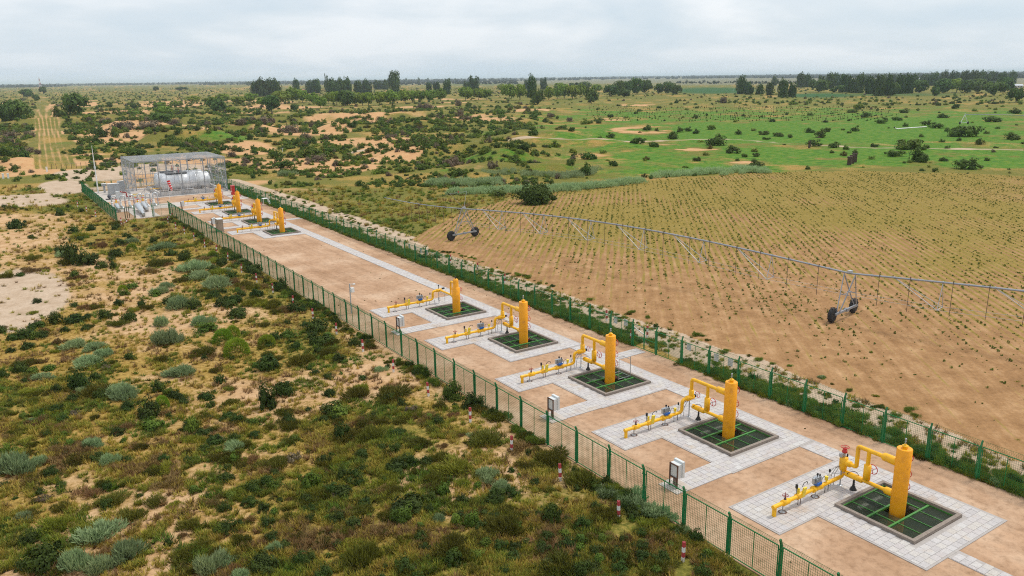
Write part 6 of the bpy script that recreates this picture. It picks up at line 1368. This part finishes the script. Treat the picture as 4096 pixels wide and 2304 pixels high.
def vine_rows():
    r = np.random.default_rng(43); x, y, px, py, t, r = view_points(1000, 268, 306, 1480, 2250, seed=45); az = math.radians(20); c, s = math.cos(az), math.sin(az)
    v = -x*s+y*c; v = np.round(v/7)*7; u = x*c+y*s; u = np.round(u/3.5)*3.5+r.normal(size=len(u))*.4; x = u*c-v*s; y = u*s+v*c; n = len(x)
    m = MB(); m.bar((0,0,0),(0,0,1.8),.09); pm = m.mesh('vine_post', M_WOOD)
    s_ = r.uniform(.5,1.0,n); idx = (r.random(n) < .62).astype(int)+(r.random(n) < .3)
    scatter('vine_rows', np.stack([x,y,np.zeros(n)],-1), [pm, KINDS_['G'][1][0], KINDS_['D'][1][0]], np.clip(idx,0,2), np.where((idx == 0)[:,None], np.ones((n,3)), np.stack([s_*.55,s_*.55,s_*.9],-1)), r.uniform(0,6.28,n), 'rows of young vines and thin posts in the green field before the trees', 'vines')
vine_rows()

# ------------------------------------------------------------------ trees
TW = leaf_mat('willow_leaf', (0.080,0.135,0.012), (0.22,0.310,0.030), .35, .12)
TG = leaf_mat('round_tree_leaf', (0.032,0.070,0.012), (0.095,0.160,0.026), .3, .12)
TP = leaf_mat('poplar_leaf', (0.018,0.048,0.008), (0.066,0.122,0.020), .2, .18, 1.0)
TF = leaf_mat('far_tree_leaf', (0.010,0.022,0.012), (0.030,0.052,0.024), .1, .2, 1.0)
TT = np.random.default_rng(91)
CROWN = {'W': [clump_mesh('crown', TW, TT, 1300, 34, .13, 1.5, 'ball', 1.0, spread=.24) for _ in range(4)],
         'G': [clump_mesh('crown', TG, TT, 1300, 34, .13, 1.5, 'ball', 1.0, spread=.24) for _ in range(4)],
         'P': [clump_mesh('crown', TP, TT, 2000, 46, .13, 1.4, 'column', 1.0, spread=.30) for _ in range(5)],
         'C': [clump_mesh('crown', TP, TT, 900, 26, .13, 1.4, 'column', 1.0, spread=.22) for _ in range(2)]}
def trunk_mesh():
    mb = MB(); mb.tube([(0,0,-.05),(.03,0,.4),(0,.04,.75),(0,0,1.1)],0,7,0,True,[.075,.055,.045,.03])
    for k in range(4):
        a = k*1.6+.4; mb.tube([(0,0,.62+.08*k),(math.cos(a)*.3,math.sin(a)*.3,1.0+.08*k),(math.cos(a)*.55,math.sin(a)*.55,1.25+.1*k)],0,5,0,True,[.035,.025,.01])
    return mb.mesh('trunk', M_BARK)
TRUNK = trunk_mesh(); TREES = []
def tree(kind, V, bx, by, w, h, region):
    x, y, dep = ground_at(V, bx, by); k_ = {'W': 1.18, 'G': 1.08, 'P': .87, 'C': .95}[kind]; wm = w/V[2]*dep/CAM_F*k_; hm = h/V[2]*dep/CAM_F*k_
    z = float(terrain_h(x, y))-.1; nm = {'W': 'willow_tree', 'G': 'round_tree', 'P': 'poplar_tree', 'C': 'slender_poplar_tree'}[kind]
    t = thing(nm, 'x', 'tree', (x, y, z), random.uniform(0, 6.28)); TREES.append((t, kind, x, y, wm, region, bx/V[2]+V[0]))
    lo = {'W': .17, 'G': .10, 'P': .05, 'C': .03}[kind]*hm
    c = link('crown', random.choice(CROWN[kind]), t, (0, 0, lo)); c.scale = (wm/2*1.15, wm/2*1.15, (hm-lo)*1.05)
    tk_ = link('trunk', TRUNK, t); q = hm*.52; tk_.scale = (q*.8 if kind != 'C' else q*.4, q*.8 if kind != 'C' else q*.4, q)
RG1, RG2, RG3 = 'left of the tall poplar', 'in the row across the middle distance', 'in the grove at the right'
for e in [('P',1885,250,80,100),('P',1930,250,110,120),('P',1985,248,90,118),('P',2035,247,85,115),('P',2185,222,60,92),('P',2285,226,70,85),('P',2330,226,80,95),('C',2405,215,36,122),('P',2440,228,90,100),('P',2500,230,80,105),('P',2555,232,70,110),
          ('G',205,256,90,52),('G',320,232,50,50),('G',560,422,170,138),('G',40,447,100,105),('G',130,437,180,135),('G',1600,367,125,88),('G',2000,365,130,100),('W',1710,385,70,42),('G',2170,357,60,46),('G',2545,326,130,108),('G',810,332,40,42),('G',985,342,45,42),('W',1200,402,120,66),
          ('W',2070,305,110,80),('W',2150,300,110,92),('W',2225,300,85,75),('W',2305,310,80,70),('W',2360,337,85,68),('W',2420,302,80,62),('W',2480,320,70,85),('G',270,282,50,40),('W',1560,330,90,60),('W',1640,300,90,55),('W',1760,320,90,55),('W',1850,300,90,60),('W',1940,330,90,60),('G',1340,208,90,28),('G',1150,212,42,34),('G',1830,172,36,32),('W',1300,330,80,40),('W',1180,340,80,40),('W',1420,300,90,45)]: tree(e[0], A1, *e[1:], RG1)
for e in [('P',60,230,80,92),('P',110,228,80,95),('P',160,226,70,100),('P',240,217,75,82),('P',300,217,80,88),('P',375,192,70,66),('P',425,192,60,62),('P',495,217,96,142),('W',60,302,80,72),('G',148,312,105,98),('W',215,306,80,78),('W',268,306,72,72),('W',310,306,72,78),('W',388,302,90,78),('W',480,300,105,84),('W',570,288,90,78),('W',620,284,62,70),('W',665,282,70,66),('W',740,282,92,72),('W',820,272,72,72),('P',740,212,50,66),('P',795,212,60,68),('P',868,226,65,98),('P',1055,207,90,112),('P',1005,202,55,60),
          ('W',1000,272,100,78),('W',1090,268,82,68),('W',1150,266,62,62),('W',1308,272,98,92),('W',1385,268,85,88),('G',1508,302,92,108),('W',1590,268,70,78),('W',1650,262,62,72),('W',1700,256,82,82),('W',1760,262,82,82),('W',1812,252,72,82),('G',1892,294,92,92),('P',1470,250,78,146),('P',1555,192,54,84),('W',1265,205,70,42),('W',1670,200,80,44),('G',1780,190,80,46),('G',1850,200,80,55),('W',1930,212,70,45),('G',2030,242,105,82),('G',2085,237,90,92),('G',2150,232,90,92),('G',2210,227,90,100),('G',2280,222,92,90),('G',2128,247,82,52),('G',2370,222,62,70),('G',2430,222,72,74),('G',2500,227,72,66),('G',2465,215,60,60),('P',577,142,22,28),('P',665,147,24,36),('P',733,135,18,24),('P',885,142,20,30),('P',925,137,16,24),('P',1440,190,60,60)]: tree(e[0], A2, *e[1:], RG2)
for e in [('P',562,224,86,116),('P',618,228,64,82),('P',690,228,66,68),('P',765,234,62,94),('P',800,164,52,58),('P',858,248,86,118),('P',922,246,60,104),('P',980,178,72,95),('P',1035,176,74,84),('G',1110,212,130,88),('P',1135,180,70,80),('P',1195,190,80,108),('G',1270,214,70,46),('G',1215,214,50,28),('P',1290,212,80,118),('P',1345,216,74,122),('P',1405,218,74,128),('P',1475,224,80,130),('P',1535,238,88,150),('P',1600,236,76,140),('G',1640,234,76,76),('P',1690,222,80,140),('P',1745,220,80,128),('G',1830,216,110,78),('P',1800,180,70,90),('P',1870,150,70,62),('P',1925,165,80,88),('G',1945,238,62,56),('P',2000,160,80,90),('G',2005,218,120,88),('P',2075,160,80,92),('W',2095,214,90,78),('P',2150,165,80,98),('G',2170,218,100,80),('P',2220,165,80,100),('G',2250,212,110,82),('P',2290,160,80,95),('P',2350,150,80,80),('G',2362,238,130,92),('P',2420,160,80,85),('P',2490,150,70,80),('G',2440,212,110,90),('G',2518,284,100,96),('P',1240,170,70,82),('P',1430,160,70,70),('P',1570,150,70,60),('P',1650,150,70,60)]: tree(e[0], A3, *e[1:], RG3)
TREES.sort(key=lambda e: e[6])
tn = {'W': 'light green willow-like tree', 'G': 'rounded green tree', 'P': 'dark upright poplar-like tree', 'C': 'very slender dark poplar'}
def put_labels(entries, phrase, cat):
    # entries: (object, key, horizontal place, depth); split each set in short depth ranks so that counting from the left is easy
    from collections import defaultdict
    g = defaultdict(list)
    for o, key, hx, dep in entries: g[key].append((o, hx, dep))
    for key, L_ in g.items():
        L_.sort(key=lambda e: e[2]); nb = max(1, int(math.ceil(len(L_)/9.0))); per = int(math.ceil(len(L_)/nb))
        for b in range(nb):
            sub = sorted(L_[b*per:(b+1)*per], key=lambda e: e[1])
            row = '' if nb == 1 else (', '+('nearest' if b == 0 else 'farthest' if b == nb-1 else ordn(b)+'')+' rank')
            for i, (o, hx, dep) in enumerate(sub):
                o['label'] = phrase(key)+row+((', '+ordn(i)+' from left') if len(sub) > 1 else '')
                o['category'] = cat
put_labels([(t, (k, rg), hx, math.hypot(x-CAM[0], y-CAM[1])) for t, k, x, y, wm, rg, hx in TREES], lambda key: tn[key[0]]+' '+key[1], 'tree')
for t, k, x, y, wm, rg, hx in TREES: t['group'] = 'trees '+rg
ents = []
for o, k, x, y, w, rg in BUSHES:
    hx = float(pix(np.array([x]), np.array([y]))[0][0])
    side = ''
    if rg == SCRUB: rg2 = 'close to the yard fence' if x > -15.5 else ('in the middle of the scrub' if x > -30 else 'far out in the scrub')
    else: rg2 = rg
    size = 'small' if w < 1.3 else ('large' if w > 2.6 else 'medium')
    if rg != SCRUB: size = 'small' if w < 3 else ('large' if w > 6 else 'medium')
    ents.append((o, (size+' '+KINDS_[k][0]+' bush', rg2), hx, math.hypot(x-CAM[0], y-CAM[1]))); o['group'] = 'bushes '+rg
put_labels(ents, lambda key: key[0]+' '+key[1], 'bush')

# far tree lines, fading into the air
def far_trees():
    r = np.random.default_rng(55); X, Y, S = [], [], []
    for (x0, x1, y0, y1, n, sc) in ((0,2600,-9,-3.2,7000,13.0),(0,1300,204,212,1500,8.0),(1500,2600,186,196,2200,11.0),(0,1100,206,214,900,6.5),(300,620,208,213,200,6.0),(1650,2600,190,197,2000,10.0),(1500,2600,183,190,1600,13.0),(900,1700,193,200,500,7.5),(1700,2100,207,211,140,5.5),(0,700,203,207,420,7.0)):
        px = r.uniform(x0, x1, n); hz = 212-34*px/2576; py = y0+(y1-y0)*r.random(n); py = np.where(py < 0, hz-py, py); py = np.maximum(py, hz+2.6)
        d = CF[None]+CR[None]*((px*4096/2576-2048)/CAM_F)[:, None]+CU[None]*((1152-py*4096/2576)/CAM_F)[:, None]; t = -CAM[2]/d[:, 2]; ok = (t > 0) & (t < 16000); t = t[ok]; d = d[ok]
        x = CAM[0]+t*d[:, 0]; y = CAM[1]+t*d[:, 1]; cl_ = fbm(x/700, y/700, 3, 57); k = cl_ > .42; X.append(x[k]); Y.append(y[k]); S.append(r.uniform(.6,1.25,k.sum())*sc)
    X = np.concatenate(X); Y = np.concatenate(Y); S = np.concatenate(S); n = len(X)
    pr = [clump_mesh('tree', TF, r, 220, 12, .26, 1.3, 'dome', 1.3, spread=.34), clump_mesh('tree', TF, r, 220, 12, .26, 1.3, 'dome', 1.1, spread=.34), clump_mesh('tree', TF, r, 200, 12, .24, 1.3, 'column', 2.0, spread=.3)]
    scatter('far_treeline', np.stack([X,Y,np.full(n,-.3)],-1), pr, r.choice(3, n, p=[.5,.36,.14]), np.stack([S*.8,S*.8,S*.8],-1), r.uniform(0,6.28,n), 'hazy lines of distant trees along the horizon', 'trees')
far_trees()

# ------------------------------------------------------------------ small distant structures
x, y, dep = ground_at(FULL, 102, 222.0); sc = 13.0*dep/CAM_F/0.629
t = thing('radio_mast', 'faint red and white lattice tower on the far left horizon', 'tower', (x, y, 0))
for k in range(6):
    mb = MB(); z0, z1 = sc*k/6*2.0, sc*(k+1)/6*2.0; w0, w1 = sc*.22*(1-k/7), sc*.22*(1-(k+1)/7)
    for sx in (-1, 1):
        for sy in (-1, 1): mb.bar((sx*w0,sy*w0,z0),(sx*w1,sy*w1,z1),sc*.035)
    for sy in (-1, 1): mb.bar((-w0,sy*w0,z0),(w1,sy*w1,z1),sc*.03); mb.bar((w0,sy*w0,z0),(-w1,sy*w1,z1),sc*.03)
    mb.obj('section', M_MRED if k % 2 == 0 else M_MWHT, t)
def house(label, V, bx, by, w, h, roof):
    x, y, dep = ground_at(V, bx, by); k = dep/CAM_F/V[2]; wm, hm = w*k, h*k; t = thing('farm_house', label, 'house', (x, y, 0), CAM_YAW-PI/2)
    mb = MB(); mb.bbox(-wm/2,wm/2,-wm*.2,wm*.2,0,hm*.6); mb.obj('wall', M_HOUSE, t)
    mb = MB(); a, b, z0, z1 = wm*.54, wm*.25, hm*.6, hm; mb.add([(-a,-b,z0),(a,-b,z0),(a,b,z0),(-a,b,z0),(-a,0,z1),(a,0,z1)], [(0,1,5,4),(2,3,4,5),(0,4,3),(1,2,5),(0,3,2,1)]); mb.obj('roof', roof, t)
    for s in (-.28, .05, .3):
        mb = MB(); mb.bbox(wm*(s-.06),wm*(s+.06),-wm*.2-.06,-wm*.2-.01,hm*.18,hm*.46); mb.obj('window', M_BLK, t)
house('farm house with pale grey roof at the right edge behind the grove', A3, 2525, 182, 70, 28, M_GROOF)
house('small pale house among the dark trees of the middle distance', A1, 2225, 212, 40, 14, M_ROOF)
house('grey roofed house glimpsed between grove trees at the right', A3, 1843, 130, 34, 22, M_GROOF)
def thin_pole(label, V, bx, by, h, m, r=.12):
    x, y, dep = ground_at(V, bx, by); hm = h*dep/CAM_F/V[2]; mb = MB(); mb.cyl((0,0,0),(0,0,hm),r,6); mb.bar((-.6,0,hm*.93),(.6,0,hm*.93),r*1.2); o = mb.obj('utility_pole', m, None, (x,y,float(terrain_h(x,y)))); tag(o, label, 'pole')
thin_pole('white utility pole between two dark trees before the green crop field', A3, 812, 212, 55, M_WHITE, .18)
thin_pole('slim pole at the left end of the green crop field', A3, 503, 210, 24, M_WHITE, .12)
thin_pole('thin pole in front of the dunes, right of the tank cage', A1, 2080, 660, 30, M_WHITE, .06)
thin_pole('dark short post at the lower right of the dune country', A1, 2468, 800, 40, M_WOOD, .12)
for k, (V, bx, by, lab) in enumerate(((A1,347,806,'white stub post beside the track left of the cage'),(A1,25,852,'pair of white stubs at the left edge, left one'),(A1,62,850,'pair of white stubs at the left edge, right one'))):
    x, y, dep = ground_at(V, bx, by); mb = MB(); mb.bbox(-.22,.22,-.22,.22,0,1.2); mb.box((0,0,1.25),(.5,.5,.12)); tag(mb.obj('boundary_stone', M_WHITE, None, (x,y,float(terrain_h(x,y))-.05)), lab, 'stub post')
def post_row(label, V, a, b, n, h):
    p = ground_at(V, *a); q = ground_at(V, *b); t = thing('post_fence', label, 'fence', (p[0],p[1],0)); d = Vector((q[0]-p[0],q[1]-p[1],0)); prev = None
    for k in range(n+1):
        w = d*(k/n); z = float(terrain_h(p[0]+w.x, p[1]+w.y)); mb = MB(); mb.bar((w.x,w.y,z-.1),(w.x+random.uniform(-.1,.1),w.y,z+h),.10); mb.obj('post', M_WOOD, t)
        if prev is not None:
            m = MB()
            for f in (.5, .9): m.bar(prev+Vector((0,0,h*f)), Vector((w.x,w.y,z+h*f)), .025)
            m.obj('wire', M_STEEL, t)
        prev = Vector((w.x,w.y,z))
post_row('low post and wire fence in front of the dunes, left of the cage', A1, (380,785), (890,772), 14, 1.5)
post_row('post fence across the grassland left of the stubble field', A2, (1340,480), (1560,470), 9, 1.4)

# ------------------------------------------------------------------ air
def haze():
    mb = MB(); mb.bbox(-65000, 65000, -65000, 65000, -2.6, 62.0)
    m = bpy.data.materials.new('haze_air'); m.use_nodes = True; t = m.node_tree; t.nodes.clear()
    v = N(t, 'ShaderNodeVolumePrincipled'); v.inputs['Color'].default_value = (0.74, 0.87, 1.0, 1); v.inputs['Density'].default_value = 0.00007; v.inputs['Anisotropy'].default_value = 0.0
    o = N(t, 'ShaderNodeOutputMaterial'); L(t, v.outputs[0], o.inputs['Volume'])
    tag(mb.obj('haze', m), 'thin pale haze over the whole plain', 'haze', None, 'stuff')
haze()
